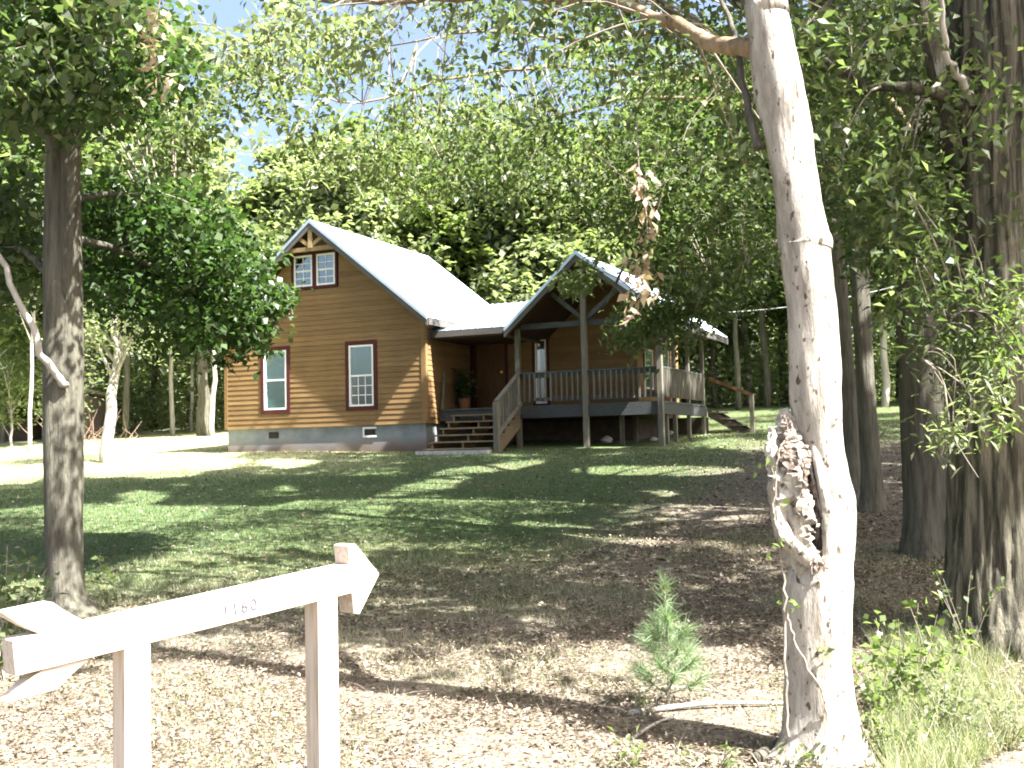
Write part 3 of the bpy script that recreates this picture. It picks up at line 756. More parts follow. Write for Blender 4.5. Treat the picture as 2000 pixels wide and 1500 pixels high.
def stub():
    PX = lambda x, y, dd=0: at(x, y, D2+dd); m = D2/F
    HOLLOWDK = bark_mat('hollow_shade', (.008,.006,.005), (.03,.022,.018), 30, .5, .6)  # near-black wood, painting in the shade of the hollow
    def rt(rows, mat, name, amp, sc, seg=26, n=46, seed=0, wob=.08):
        R_ = spline(np.array([[*PX(x, y, d), r*m] for x, y, r, d in rows]), n); V, fs = tube(R_[:, :3], np.maximum(R_[:, 3], .002), seg, wob, seed=seed)
        return MB().add(rough(V, amp, sc, seed), fs).build(name, mat, t2, True, smooth=False)
    # decayed half of the trunk, broken off
    rt([(1584, 1125, 30, .02), (1568, 1080, 36, -.01), (1556, 1020, 36, -.03), (1549, 950, 39, -.03), (1548, 900, 34, -.02), (1545, 860, 24, -.01), (1536, 825, 15, 0), (1530, 800, 7, 0)], B_PALE, 'broken_stub', .034, 17, 34, 80, 1, .12)
    rt([(1528, 1020, 14, -.05), (1514, 960, 13, -.06), (1512, 900, 12, -.05), (1507, 860, 8, -.04), (1505, 832, 3, -.03)], B_PALE, 'rotten_splinter', .018, 24, 16, 40, 2, .15)
    rt([(1570, 1010, 14, -.09), (1560, 960, 15, -.09), (1572, 905, 11, -.08), (1566, 870, 6, -.07)], ROT, 'rotten_splinter', .022, 30, 18, 36, 3, .2)
    rt([(1545, 930, 12, -.10), (1535, 890, 11, -.09), (1541, 850, 8, -.06), (1534, 812, 3, -.03)], ROT, 'rotten_splinter', .02, 30, 16, 34, 6, .2)
    rt([(1602, 1092, 8, -.075), (1600, 1050, 15, -.075), (1596, 1000, 13, -.08), (1590, 950, 13, -.07), (1582, 900, 9, -.06), (1574, 868, 4, -.05)], HOLLOWDK, 'cavity_shade', .008, 20, 16, 40, 4, .1)  # solid near-black tube; the hollow's darkness is put into its colour
    # healed bark round the wound
    rt([(1512, 968, 8, -.06), (1519, 1015, 13, -.08), (1534, 1050, 15, -.11), (1558, 1075, 15, -.13), (1585, 1094, 14, -.135), (1608, 1106, 10, -.11)], B_PALE, 'bark_lip', .006, 9, 20, 50, 5, .06)
    rt([(1612, 1108, 9, -.12), (1616, 1060, 12, -.11), (1614, 1000, 13, -.10), (1604, 940, 12, -.09), (1592, 885, 9, -.07), (1580, 850, 4, -.05)], B_PALE, 'bark_lip', .005, 9, 18, 50, 7, .05)
    # burl of dark roots / knot under the lip
    mb = MB(); rg2 = np.random.default_rng(4)
    for k in range(16):
        a = PX(1600+rg2.normal()*6, 1096+rg2.normal()*5, -.17); b = a+np.array([rg2.normal()*.03, -.02*rg2.random(), -.05*rg2.random()-.01])
        V, fs = tube([a, (a+b)/2+rg2.normal(size=3)*.006, b], [.007, .006, .003], 5); mb.add(V, fs)
    mb.build('knot', ROT, t2, True)
    # climbing vine
    P = spline([PX(1540, 1440, -.17), PX(1534, 1300, -.13), PX(1531, 1150, -.12), PX(1524, 1080, -.10), PX(1512, 1000, -.13), PX(1518, 900, -.14), PX(1530, 860, -.13)], 40)
    P += RNG.normal(size=P.shape)*.004
    o = MB(); V, fs = tube(P, np.linspace(.007, .004, 40), 6); o.add(V, fs); o = o.build('vine', TWIG); tag(o, 'thin pale vine with a few leaves climbing the left of the leaning tree', 'vine')
    P2 = spline([PX(1536, 1190, -.14), PX(1545, 1225, -.17), PX(1570, 1290, -.185), PX(1605, 1350, -.185), PX(1616, 1400, -.18)], 30); P2 += RNG.normal(size=P2.shape)*.003
    V, fs = tube(P2, .0045, 6); MB().add(V, fs).build('tendril', TWIG, o, True)
    q = np.array([PX(x, y, -.17)+RNG.normal(size=3)*.02 for x, y in ((1502, 895), (1498, 905), (1508, 1070), (1512, 1078), (1505, 1066), (1547, 1182), (1552, 1190), (1508, 900), (1516, 985), (1594, 1262), (1600, 1268), (1538, 1176))])
    q = np.vstack([q, q+RNG.normal(size=q.shape)*.018]); V, Fs, T = leaves(q, .045, .03, .3); obj('foliage', npmesh('foliage', V, Fs, BRIGHT, T), o)
stub()
def limb(key, pts, r0, r1, mat, n=16, name='limb', wob=.05):
    P = spline(pts, n); P[1:-1] += np.random.default_rng(int(abs(pts[0][0])*1000)).normal(size=(n-2, 3))*.02*min(1, r0*12)
    V, fs = tube(P, np.linspace(r0, r1, n), 8, wob, seed=int(abs(P[0][0]*77))); MB().add(V, fs).build(name, mat, TREES[key]['root'], True, smooth=True)
    TREES[key]['limbs'] += list(P[2:]); return P
# limbs of the pale tree across the top of the view
limb('pale', [at(1470, 95, D2), at(1400, 88, D2+.4), at(1335, 62, D2+.8), at(1200, 5, D2+1.4), at(1000, -6, D2+2.1), at(820, -4, D2+2.8), at(660, 3, D2+3.4), at(480, -40, D2+4)], .046, .02, B_LIMB, 24)
limb('pale', [at(1480, 290, D2), at(1465, 225, D2+.05), at(1440, 110, D2+.2), at(1420, 30, D2+.5), at(1380, -80, D2+.9)], .022, .01, B_GREY)
# right hand trees
gr = ground(1925, 1262); D3 = float(gr[1])
t3 = near_tree('furrowed', 'very thick furrowed bark trunk cut off by the right edge of the photo', gr, name='oak_tree')
trunk_from_px([(-60, 1862, 2058), (300, 1862, 2050), (700, 1862, 2050), (1000, 1858, 2052), (1150, 1850, 2060), (1230, 1836, 2082), (1290, 1815, 2110)], D3, 'trunk', B_FURR, t3, seg=170, wob=.004, n=110, ext=(6, .12, (.3, .3, 0)))
gr = ground(1808, 1085); D4 = float(gr[1])
t4 = near_tree('dark', 'dark trunked tree standing just left of the very thick furrowed trunk', gr, name='oak_tree')
trunk_from_px([(-60, 1760, 1836), (350, 1758, 1836), (600, 1754, 1836), (850, 1762, 1842), (1000, 1768, 1846), (1070, 1765, 1850), (1105, 1755, 1862)], D4, 'trunk', B_DARK, t4, seg=26, wob=.05, ext=(6, .08, (-.4, .4, 0)))
gr = ground(1700, 1000); D5 = float(gr[1])
t5 = near_tree('slim', 'slim grey trunk with a sunlit foot behind the leaning tree', gr, name='oak_tree')
trunk_from_px([(-60, 1640, 1672), (300, 1650, 1686), (600, 1664, 1700), (850, 1678, 1716), (950, 1682, 1724), (985, 1680, 1728), (1015, 1674, 1738)], D5, 'trunk', B_GREY, t5, seg=20, wob=.05, ext=(5, .06, (-.4, .4, 0)))
gr = ground(1652, 960); D6 = float(gr[1])
t6 = near_tree('behind', 'grey mottled trunk half hidden by the right edge of the leaning tree', gr, name='oak_tree')
trunk_from_px([(-60, 1576, 1616), (400, 1600, 1640), (650, 1630, 1664), (850, 1640, 1678), (930, 1638, 1684), (975, 1630, 1692)], D6, 'trunk', B_GREY, t6, seg=20, wob=.05, ext=(5, .06, (-.4, .4, 0)))

# limbs
limb('left', [at(122, 480, D1), at(170, 470, D1+.5), at(230, 490, D1+1.0), at(300, 520, D1+1.6), at(380, 560, D1+2.4), at(450, 600, D1+3)], .045, .012, B_DARK)
limb('left', [at(122, 400, D1), at(200, 380, D1+.6), at(300, 400, D1+1.5), at(420, 470, D1+2.5)], .04, .01, B_DARK)
limb('left', [at(118, 280, D1), at(130, 220, D1-.2), at(170, 140, D1-.5), at(215, 60, D1-.8), at(260, -40, D1-1.0)], .03, .012, B_LIGHT)
limb('left', [at(112, 300, D1), at(60, 200, D1-.1), at(20, 80, D1-.2), at(-40, -60, D1-.3)], .04, .015, B_DARK)
limb('left', [at(112, 560, D1), at(60, 500, D1+.4), at(0, 480, D1+.9), at(-70, 500, D1+1.3)], .035, .012, B_DARK)
limb('left', [at(128, 752, D1-.14), at(112, 735, D1-.2), at(82, 690, D1-.35), at(55, 625, D1-.4), at(28, 575, D1-.4), at(5, 510, D1-.4), at(-40, 420, D1-.3)], .034, .022, B_LIGHT, name='dead_limb')
limb('dark', [at(1795, 300, D4), at(1740, 200, D4-.2), at(1650, 140, D4-.2), at(1500, 90, D4+.3), at(1350, 60, D4+.8), at(1150, 80, D4+1.2), at(950, 60, D4+1.6), at(760, 90, D4+2)], .045, .008, B_LIMB, 24)
limb('dark', [at(1795, 420, D4), at(1700, 330, D4+.4), at(1560, 300, D4+1), at(1400, 330, D4+1.6), at(1300, 400, D4+2), at(1220, 520, D4+2.2), at(1180, 600, D4+2.2)], .06, .01, B_GREY, 22)
limb('dark', [at(1795, 340, D4), at(1690, 250, D4+1), at(1500, 210, D4+2), at(1250, 190, D4+2.6), at(1050, 240, D4+3.2), at(850, 300, D4+3.6), at(700, 330, D4+4)], .045, .008, B_LIMB, 24)
limb('slim', [at(1668, 450, D5), at(1600, 430, D5), at(1520, 470, D5-.3), at(1430, 520, D5-.6), at(1340, 590, D5-.9), at(1270, 640, D5-1)], .045, .01, B_DARK, 20)
limb('slim', [at(1660, 260, D5), at(1500, 180, D5), at(1300, 150, D5), at(1100, 130, D5-.2), at(900, 150, D5-.4), at(700, 200, D5-.4), at(560, 160, D5-.2)], .035, .007, B_LIMB, 24)
limb('furrowed', [at(1900, 260, D3-.1), at(1850, 190, D3-.3), at(1780, 170, D3-.3), at(1700, 165, D3-.2), at(1620, 120, D3), at(1560, 60, D3+.2)], .05, .015, B_FURR)
limb('furrowed', [at(1900, 200, D3-.25), at(1880, 160, D3-.45), at(1850, 110, D3-.6), at(1840, 40, D3-.7), at(1850, -60, D3-.8)], .028, .014, B_LIGHT)
limb('furrowed', [at(1950, 640, D3-.3), at(1900, 600, D3-.5), at(1840, 640, D3-.6), at(1800, 700, D3-.6)], .02, .006, B_GREY)
limb('dark', [at(1785, 430, D4-.1), at(1765, 405, D4-.3), at(1745, 395, D4-.4), at(1735, 360, D4-.5)], .03, .02, B_PALE, 8, 'broken_limb')

# ---- keep-lit mask: canopy leaves are cut away where the yard should be sunny
QL = []      # sunlit samples: point, radius
for py in range(20, 1480, 24):
    x = np.interp(py, [0, 400, 790, 980, 1200, 1480], [1495, 1560, 1595, 1625, 1600, 1600]); QL.append((at(x, py, D2), .30))
for f in np.linspace(0, 1.1, 12): QL.append((SA+(SB-SA)*f, .16)); QL.append((SA+(SB-SA)*f-[0,0,.4], .16))
gp = ground(1305, 1372)
for z in (.1, .3, .5): QL.append((gp+[0,0,z], .25))
for u in np.arange(2.9, 6.6, .5):
    for b in np.arange(-.4, 5.8, .6): QL.append((house_world(u, b, RID-SLP*abs(u-RU)), .38))
for u in np.arange(6.3, 8.2, .5):
    for b in np.arange(.3, 3.4, .5): QL.append((house_world(u, b, 2.2+.3*(b-.2)), .32))
for (x0, y0, x1, y1, r) in ((500, 757, 468, 812, .10), (648, 765, 585, 878, .10), (610, 590, 545, 650, .08), (655, 625, 640, 655, .06), (575, 585, 500, 628, .10), (740, 790, 722, 845, .09), (785, 720, 770, 750, .07), (480, 700, 470, 730, .08)):
    for f in np.linspace(0, 1, 9):
        u_, v_ = onb(x0+(x1-x0)*f, y0+(y1-y0)*f, -.03); QL.append((house_world(u_, -.03, v_), r))
for py in (712, 730, 748): QL.append((house_world(WID+.03, onu(854, py, WID)[0], onu(854, py, WID)[1]), .10))
for x_, y_ in ((1256, 390), (1262, 450), (1258, 510), (1250, 570)): QL.append((at(x_, y_, D4-2.5), .2))
for x_, y_ in ((310, 20), (292, 80), (305, 130), (318, 175)): QL.append((at(x_, y_, D1-1.5), .2))
QP = np.array([q[0] for q in QL]); QR = np.array([q[1] for q in QL])
LIT = [(260, 895, 210, 42, 0), (40, 900, 160, 45, -.1), (250, 1010, 165, 28, -.05), (280, 970, 60, 14, 0), (700, 1000, 70, 12, -.1), (830, 950, 95, 14, -.18), (950, 915, 120, 9, -.1),
       (1280, 920, 180, 12, 0), (1100, 1035, 95, 13, .1), (1230, 1050, 120, 14, .05), (1290, 965, 45, 8, .1), (700, 1090, 50, 9, 0), (560, 905, 60, 9, 0), (1180, 870, 60, 6, 0), (1480, 870, 90, 10, 0),
       (700, 1365, 900, 50, .03), (1000, 1300, 300, 16, 0), (300, 1200, 110, 22, 0), (430, 1400, 600, 100, 0), (1050, 1208, 42, 7, 0), (1350, 1400, 260, 110, 0), (1900, 1340, 300, 100, 0), (1850, 1450, 300, 100, 0),
       (1400, 1280, 90, 18, 0), (1350, 1225, 60, 10, 0), (1450, 1010, 70, 8, 0), (1000, 1480, 1200, 60, 0), (560, 955, 28, 8, 0), (930, 1020, 50, 6, 0), (1705, 935, 14, 50, 0), (1600, 850, 60, 12, 0)]
def lit_mask(P):
    """True where a leaf at P would shade a spot that is sunny in the yard"""
    out = np.zeros(len(P), bool)
    for i in range(0, len(P), 20000):
        p = P[i:i+20000]
        t = (p[:, 2]-gz(p[:, 0], p[:, 1]))/SUN[2]
        for _ in range(3):
            g = p - SUN*t[:, None]; t = t + (g[:, 2]-gz(g[:, 0], g[:, 1]))/SUN[2]
        g = p - SUN*t[:, None]; x, y = project(g); m = np.zeros(len(p), bool)
        wob = 1+.28*np.sin(g[:, 0]*2.7+g[:, 1]*1.3)*np.sin(g[:, 1]*2.2-g[:, 0]*.8)
        for cx, cy, rx, ry, k in LIT:
            dy = y-cy-k*(x-cx); m |= ((x-cx)/rx)**2+(dy/ry)**2 < wob
        m &= g[:, 1] > 2
        d = p[:, None, :]-QP[None]; s = d@SUN; perp = np.linalg.norm(d-s[..., None]*SUN, axis=2)
        m |= ((s > .25) & (perp < QR)).any(1)
        out[i:i+20000] = m
    return out
def dark_zone(P):
    t = (P[:, 2]-gz(P[:, 0], P[:, 1]))/SUN[2]
    for _ in range(3):
        g = P - SUN*t[:, None]; t = t + (g[:, 2]-gz(g[:, 0], g[:, 1]))/SUN[2]
    g = P - SUN*t[:, None]; x, y = project(g)
    return (((x-900)/720)**2+((y-1165)/95)**2 < 1) | (((x-1300)/330)**2+((y-1110)/150)**2 < 1)
def clus(n, centre_fn, R_=.4, nl=60, rng=RNG, flat=.7):
    C = np.array([centre_fn() for _ in range(n)])
    P = C[:, None, :] + rng.normal(size=(n, nl, 3))*np.array([1, 1, flat])*R_*.55
    return C, P.reshape(-1, 3)
def region(key, n, cx, cy, rx, ry, d0, d1, R_=.3, nl=55, leaf=(.09, .035), mat=OAK, hole=None, droop=.6, angle=0, keep=.0):
    def cf():
        while 1:
            a, r = random.uniform(0, 6.283), math.sqrt(random.random())
            x0, y0 = rx*r*math.cos(a), ry*r*math.sin(a)
            x, y = cx+x0, cy+y0+angle*x0
            if hole and any(((x-h[0])/h[2])**2+((y-h[1])/h[3])**2 < 1 for h in hole): continue
            return at(x, y, random.uniform(d0, d1))
    C, P = clus(n, cf, R_, int(nl*1.2))
    TREES[key]['clusters'].append(C)
    k = lit_mask(P) & (RNG.random(len(P)) > keep)
    P = P[~k]
    if hole:
        x, y = project(P); m = np.zeros(len(P), bool)
        for h in hole: m |= ((x-h[0])/h[2])**2+((y-h[1])/h[3])**2 < .8
        P = P[~(m & (RNG.random(len(P)) < .9))]
    tint = None
    TREES[key].setdefault('leaves', {}).setdefault(mat.name, []).append(leaves(P, leaf[0]*1.08, leaf[1]*1.25, droop*.8, up=.85))
GAP = [(495, 310, 85, 75), (560, 100, 110, 60), (860, 90, 150, 60), (430, 60, 60, 60)]
GAP2 = [(497, 315, 88, 88)]
SK = GAP2 + [(450, 30, 80, 50), (830, 75, 150, 60), (700, 190, 60, 40), (1010, 160, 60, 40), (640, 60, 50, 40), (350, 150, 50, 30)]
# foliage in view (depth ranges in metres)
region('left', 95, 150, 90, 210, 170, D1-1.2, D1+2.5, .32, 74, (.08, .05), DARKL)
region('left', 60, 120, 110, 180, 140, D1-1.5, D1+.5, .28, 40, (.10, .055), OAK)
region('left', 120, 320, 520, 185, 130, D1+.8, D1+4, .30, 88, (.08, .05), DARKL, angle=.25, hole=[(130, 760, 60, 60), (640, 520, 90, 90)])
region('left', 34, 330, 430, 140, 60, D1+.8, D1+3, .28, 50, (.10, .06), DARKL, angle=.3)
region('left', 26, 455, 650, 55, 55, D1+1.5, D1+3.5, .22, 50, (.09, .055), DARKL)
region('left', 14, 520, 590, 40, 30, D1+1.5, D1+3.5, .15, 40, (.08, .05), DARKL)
region('left', 44, 10, 470, 90, 130, D1+.5, D1+3.5, .28, 55, (.10, .06), OAK)
region('left', 30, 360, 320, 120, 90, D1+2, D1+5, .28, 50, (.09, .05), OLIVE, hole=SK)
region('slim', 82, 540, 160, 260, 200, D5-2.5, D5+1.5, .36, 52, (.10, .045), OLIVE, hole=SK)
region('dark', 70, 950, 150, 340, 180, D4-1, D4+3, .34, 46, (.085, .032), OAK, hole=SK)
region('dark', 50, 820, 270, 240, 110, D4+.5, D4+4, .34, 52, (.09, .035), OLIVE, hole=SK)
region('slim', 70, 1120, 300, 280, 130, D5-2.5, D5+1, .36, 55, (.095, .036), OAK)
region('dark', 84, 1320, 250, 200, 200, D4, D4+3.5, .34, 55, (.09, .034), OAK)
region('slim', 84, 1385, 470, 150, 120, D5-2.5, D5+.5, .34, 62, (.095, .034), OAK)
region('slim', 50, 1300, 622, 95, 48, D5-2, D5, .22, 60, (.09, .034), OAK, angle=-.25)
region('slim', 9, 1128, 535, 34, 30, D5-2, D5-.5, .14, 34, (.10, .034), OLIVE)
region('slim', 20, 1385, 555, 75, 38, D5-2, D5, .26, 55, (.09, .034), OAK)
region('pale', 44, 700, 75, 300, 75, D2+2, D2+4, .24, 34, (.07, .032), PALE, hole=[(497, 315, 88, 88), (430, 20, 60, 36), (820, 90, 70, 30)])
region('pale', 66, 1250, 60, 420, 90, D2+.6, D2+3.5, .25, 36, (.075, .03), OAK, hole=[(840, 70, 130, 45)])
region('pale', 44, 1500, 180, 120, 160, D2+.8, D2+3, .22, 36, (.075, .03), OAK)
region('furrowed', 105, 1780, 170, 210, 200, D3-.8, D3+3, .28, 50, (.075, .032), OAK)
region('furrowed', 80, 1820, 420, 180, 120, D3-.8, D3+2.5, .26, 46, (.075, .03), OAK)
region('dark', 40, 1700, 330, 130, 200, D4-1, D4+2, .3, 55, (.08, .032), DARKL)
region('furrowed', 26, 1880, 620, 110, 100, D3-.9, D3-.4, .2, 34, (.075, .02), OAK)
region('furrowed', 16, 1870, 790, 80, 90, D3-.9, D3-.5, .17, 30, (.08, .016), PALE)
region('furrowed', 10, 1970, 700, 40, 160, D3-.9, D3-.5, .17, 30, (.08, .02), BRIGHT)
SA1 = unit(np.cross(SUN, [0, 0, 1.])); SA2 = np.cross(SUN, SA1)
def cell(P, k=.4): return np.floor(P@SA1/k).astype(int)*10007 + np.floor(P@SA2/k).astype(int)
vis_cells = set()
for n_, q_ in TREES.items():
    for l_ in [y for x in q_.get('leaves', {}).values() for y in x]:
        cc_ = np.unique(cell(l_[0][::16])); vis_cells |= set(cc_[RNG.random(len(cc_)) < {'left': .7, 'slim': .93}.get(n_, .985)].tolist())
vis_cells = np.array(sorted(vis_cells))
# canopy overhead: unseen crowns above the view, leaf clusters placed to cast the wanted shade
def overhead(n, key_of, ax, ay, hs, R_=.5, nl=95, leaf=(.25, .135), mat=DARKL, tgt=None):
    Cs = []
    tries = 0
    while len(Cs) < n and tries < n*60:
        tries += 1
        if tgt: p = tgt()
        else:
            x, y = random.uniform(*ax), random.uniform(*ay); p = np.array([x, y, float(gz(x, y))])
        h = random.uniform(*hs); c = p + SUN*(h/SUN[2])
        px, py = project(c[None])
        if py[0] > -70 and c[1] > .5 and -150 < px[0] < 2150: continue
        Cs.append(c)
    C = np.array(Cs)
    P = C[:, None, :]+RNG.normal(size=(len(C), nl, 3))*[1, 1, .5]*R_*.6; own = np.repeat(np.arange(len(C)), nl); P = P.reshape(-1, 3)
    k = lit_mask(P) | (np.isin(cell(P), vis_cells) & ~(dark_zone(P) & (RNG.random(len(P)) < .09))); P = P[~k]; own = own[~k]
    keys = ['pale', 'furrowed', 'dark', 'slim', 'behind']; bs = np.array([TREES[q]['root'].location[:2] for q in keys])
    which = np.argmin(np.linalg.norm(C[:, None, :2]-bs[None], axis=2) + np.array([4, 0, 0, 0, 0])[None], axis=1)
    for i, q in enumerate(keys):
        sel = which[own] == i
        if sel.sum() > 10:
            TREES[q].setdefault('leaves', {}).setdefault(mat.name, []).append(leaves(P[sel], leaf[0], leaf[1], .3, up=1.2))
            TREES[q]['clusters'].append(C[which == i])
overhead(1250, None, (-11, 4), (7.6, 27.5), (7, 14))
overhead(900, None, (-1.5, 9), (6.8, 22), (6, 12))
overhead(260, None, (3, 13), (19, 36), (8, 14))
def wall_target():
    u = random.uniform(-.2, 5.9); v = random.uniform(-.5, 4.6)
    return house_world(u, -.3 - random.uniform(0, 1.2), v)
overhead(60, None, None, None, (8, 12), R_=.32, nl=40, tgt=wall_target)
def litter_target():
    while 1:
        x, y = random.uniform(200, 1600), random.uniform(1075, 1262)
        g = ground(x, y); return g
overhead(150, None, None, None, (6, 11), R_=.42, nl=90, tgt=litter_target)
def porch_target():
    return house_world(random.uniform(6.2, 12.3), random.uniform(-1.5, .2), random.uniform(-.4, 4.0))
overhead(90, None, None, None, (6, 11), R_=.4, nl=60, tgt=porch_target)
def left_trunk_target(): return at(random.uniform(80, 165), random.uniform(-300, 1050), D1) 
overhead(40, None, None, None, (6, 10), R_=.3, nl=60, tgt=left_trunk_target)

def hook_twigs(key, mat=TWIG, frac=.32):
    T = TREES[key]; C = np.vstack(T['clusters']) if T['clusters'] else None
    if C is None: return
    px, py = project(C); vis = (py > -60)
    L = np.array(T['limbs']) if T['limbs'] else None
    mb = MB(); rg = np.random.default_rng(3)
    if L is not None:
        sel = np.where(vis & (rg.random(len(C)) < frac))[0]
        for i in sel:
            d = np.linalg.norm(L-C[i], axis=1); j = np.argmin(d)
            if d[j] > 2.4: continue
            a, b = L[j], C[i]; m = (a+b)/2 + [0, 0, .12*d[j]] + rg.normal(size=3)*.05*d[j]
            e = b + np.array([rg.normal()*.1, rg.normal()*.1, -.25])
            V, fs = tube(spline([a, m, b, e], 9), np.linspace(.004+.004*d[j], .002, 9), 4, cap=False); mb.add(V, fs)
        mb.build('twigs', mat, T['root'], True)['kind'] = 'stuff'
    # upper limbs reaching the overhead crown
    hi = C[py <= -60]
    if len(hi):
        mb = MB(); base = np.array(T['root'].location); sel = rg.permutation(len(hi))[:12]
        for i in sel:
            b = hi[i]; a = base+np.array([0, 0, min(5.5, b[2]*.45)]); m = (a+b)/2+[0, 0, .9]
            V, fs = tube(spline([a, m, b], 9), np.linspace(.07, .015, 9), 6, cap=False); mb.add(V, fs)
        mb.build('upper_limbs', B_DARK, T['root'], True)['kind'] = 'stuff'
for o_ in [o for o in TREES['furrowed']['root'].children if o.name.startswith('trunk')]:
    V_ = np.empty(len(o_.data.vertices)*3); o_.data.vertices.foreach_get('co', V_); V_ = V_.reshape(-1, 3)
    from mathutils import noise as mn
    ctr = V_.reshape(-1, 170, 3).mean(1, keepdims=True); rel = (V_.reshape(-1, 170, 3)-ctr).reshape(-1, 3); rn = unit(rel)
    d_ = np.array([abs(mn.noise(Vector((v[0]*13, v[1]*13, v[2]*1.3)))) + .5*abs(mn.noise(Vector((v[0]*29, v[1]*29, v[2]*3.2)))) for v in V_])
    V_ = V_ + rn*(d_[:, None]*.055-.012); o_.data.vertices.foreach_set('co', V_.ravel()); o_.data.update()
for o_ in [o for o in TREES['pale']['root'].children if o.name.startswith('trunk')]:
    V_ = np.array([v.co[:] for v in o_.data.vertices]); k_ = V_[:, 2].argsort()
    d_ = np.array([[mn.noise(Vector((v[0]*11+q*5, v[1]*11, v[2]*4.5)))+.5*mn.noise(Vector((v[0]*27+q*7, v[1]*27, v[2]*9))) for q in (0, 1)] for v in V_])
    V_[:, :2] += d_*.009; o_.data.vertices.foreach_set('co', V_.ravel()); o_.data.update()
for k in TREES:
    hook_twigs(k)
    for mn, ls in TREES[k].get('leaves', {}).items():
        V, Fs, T = merge(ls); obj('crown', npmesh('crown', V, Fs, bpy.data.materials[mn], T), TREES[k]['root'])

# dead leaf sprays hanging from the branches, and bare twigs
def dead_spray(pts, depth, n, name_label, size=.07, spread=14):
    P = spline([at(x, y, depth) for x, y in pts], 24)
    root = thing('dead_leaf_spray', name_label, 'dead branch', tuple(P[0]))
    V, fs = tube(P, np.linspace(.006, .002, 24), 5); MB().add(V, fs).build('twig', TWIG, root, True)
    m = depth/F; k = RNG.integers(4, 24, n)
    Q = P[k]+RNG.normal(size=(n, 3))*spread*m*np.array([1, 1, .8])*(.5+.5*(k[:, None]/24))
    V, Fs, T = leaves(Q, size, size*.5, 1.4, up=0); obj('foliage', npmesh('foliage', V, Fs, TANL, T), root)
dead_spray([(1243, 230), (1248, 330), (1256, 380), (1264, 440), (1258, 500), (1255, 560), (1240, 590)], D4-2.5, 95, 'hanging spray of tan dead leaves in front of the porch roof', .095, 18)
dead_spray([(318, -20), (305, 30), (290, 80), (305, 130), (318, 175)], D1-1.5, 55, 'hanging spray of pinkish dead leaves near the top left', .085, 18)
def bare_twig(pts, depth, r, label):
    P = spline([at(x, y, depth) for x, y in pts], 20); P += RNG.normal(size=P.shape)*.006
    mb = MB(); V, fs = tube(P, np.linspace(r, r*.4, 20), 5); mb.add(V, fs)
    for k in range(3, 19, 2):
        q = P[k]; e = q+RNG.normal(size=3)*.07+[0, 0, -.08]; V, fs = tube([q, (q+e)/2+RNG.normal(size=3)*.01, e], [r*.4, r*.3, r*.2], 4); mb.add(V, fs)
    o = mb.build('bare_twig', TWIG); tag(o, label, 'twig', 'bare twigs hanging from the canopy')
bare_twig([(1140, 285), (1180, 315), (1220, 345), (1262, 385), (1275, 420)], D4-2.5, .006, 'pale bare twig slanting down to the hanging tan leaves')
bare_twig([(1262, 372), (1310, 350), (1350, 320), (1372, 295)], D4-2.5, .005, 'bare twig rising to the right above the tan dead leaves')
bare_twig([(1520, 335), (1470, 340), (1455, 400), (1452, 470), (1465, 510)], D4-3, .004, 'bare twig hanging just left of the leaning pale trunk')
# overhead wire behind the porch
P = np.array([at(1370+x*180, 612-x*14+10*x*(1-x), 30) for x in np.linspace(0, 3, 20)])
V, fs = tube(P, .012, 5); o = MB().add(V, fs).build('utility_wire', TEALM); tag(o, 'thin pale wire running right from the porch corner', 'wire')

# ------------------------------------------------------------------ woodland behind
def bg_tree(px, depth, h, tr, cr, cb, mat, bark, label, nl=5200, leaf=(.32, .2), seed=0, lean=0, name='forest_tree', group='trees of the wood behind the cabin', x=None):
    rg = np.random.default_rng(seed+int(px)+int(depth)*7)
    X = at(px, 850, depth)[0] if x is None else x; z = float(gz(X, depth)); base = np.array([X, depth, z])
    t = thing(name, label, 'tree', tuple(base), group)
    n = 14; k = np.linspace(0, 1, n)
    P = base + np.stack([lean*h*k + np.cumsum(rg.normal(size=n))*.05, np.cumsum(rg.normal(size=n))*.05, k*h*.93-.2], 1)
    V, fs = tube(P, tr*(1-.8*k), 9, .06, seed=seed); mb = MB().add(V, fs)
    nc = int(34+cr*9)
    u = unit(rg.normal(size=(nc, 3))); rr = rg.random(nc)**.45
    cc = (h+cb)/2; hh = (h-cb)/2
    taper = 1
    C = P[n//2]*0 + np.array([base[0]+lean*h*.6, depth, z+cc]) + u*rr[:, None]*np.array([cr, cr, hh])*rg.uniform(.8, 1.15, (nc, 1))
    for c in C[::3]:
        j = int(np.clip((c[2]-z)/h*n*.75, 2, n-2)); V, fs = tube([P[j], (P[j]+c)/2+[0, 0, .2], c], [tr*.3, tr*.18, .015], 5, cap=False); mb.add(V, fs)
    mb.build('trunk', bark, t, True, smooth=True)
    per = nl//nc; r = rg.uniform(.45, 1.0, nc)*(.55+.13*cr)
    Q = C[:, None]+rg.normal(size=(nc, per, 3))*r[:, None, None]*np.array([.62, .62, .42]); Q = Q.reshape(-1, 3)
    Q = Q[Q[:, 2] > z+.6]
    V, Fs, T = leaves(Q, leaf[0], leaf[1], .2, rg, 1.3); obj('crown', npmesh('crown', V, Fs, mat, T), t)
    return t
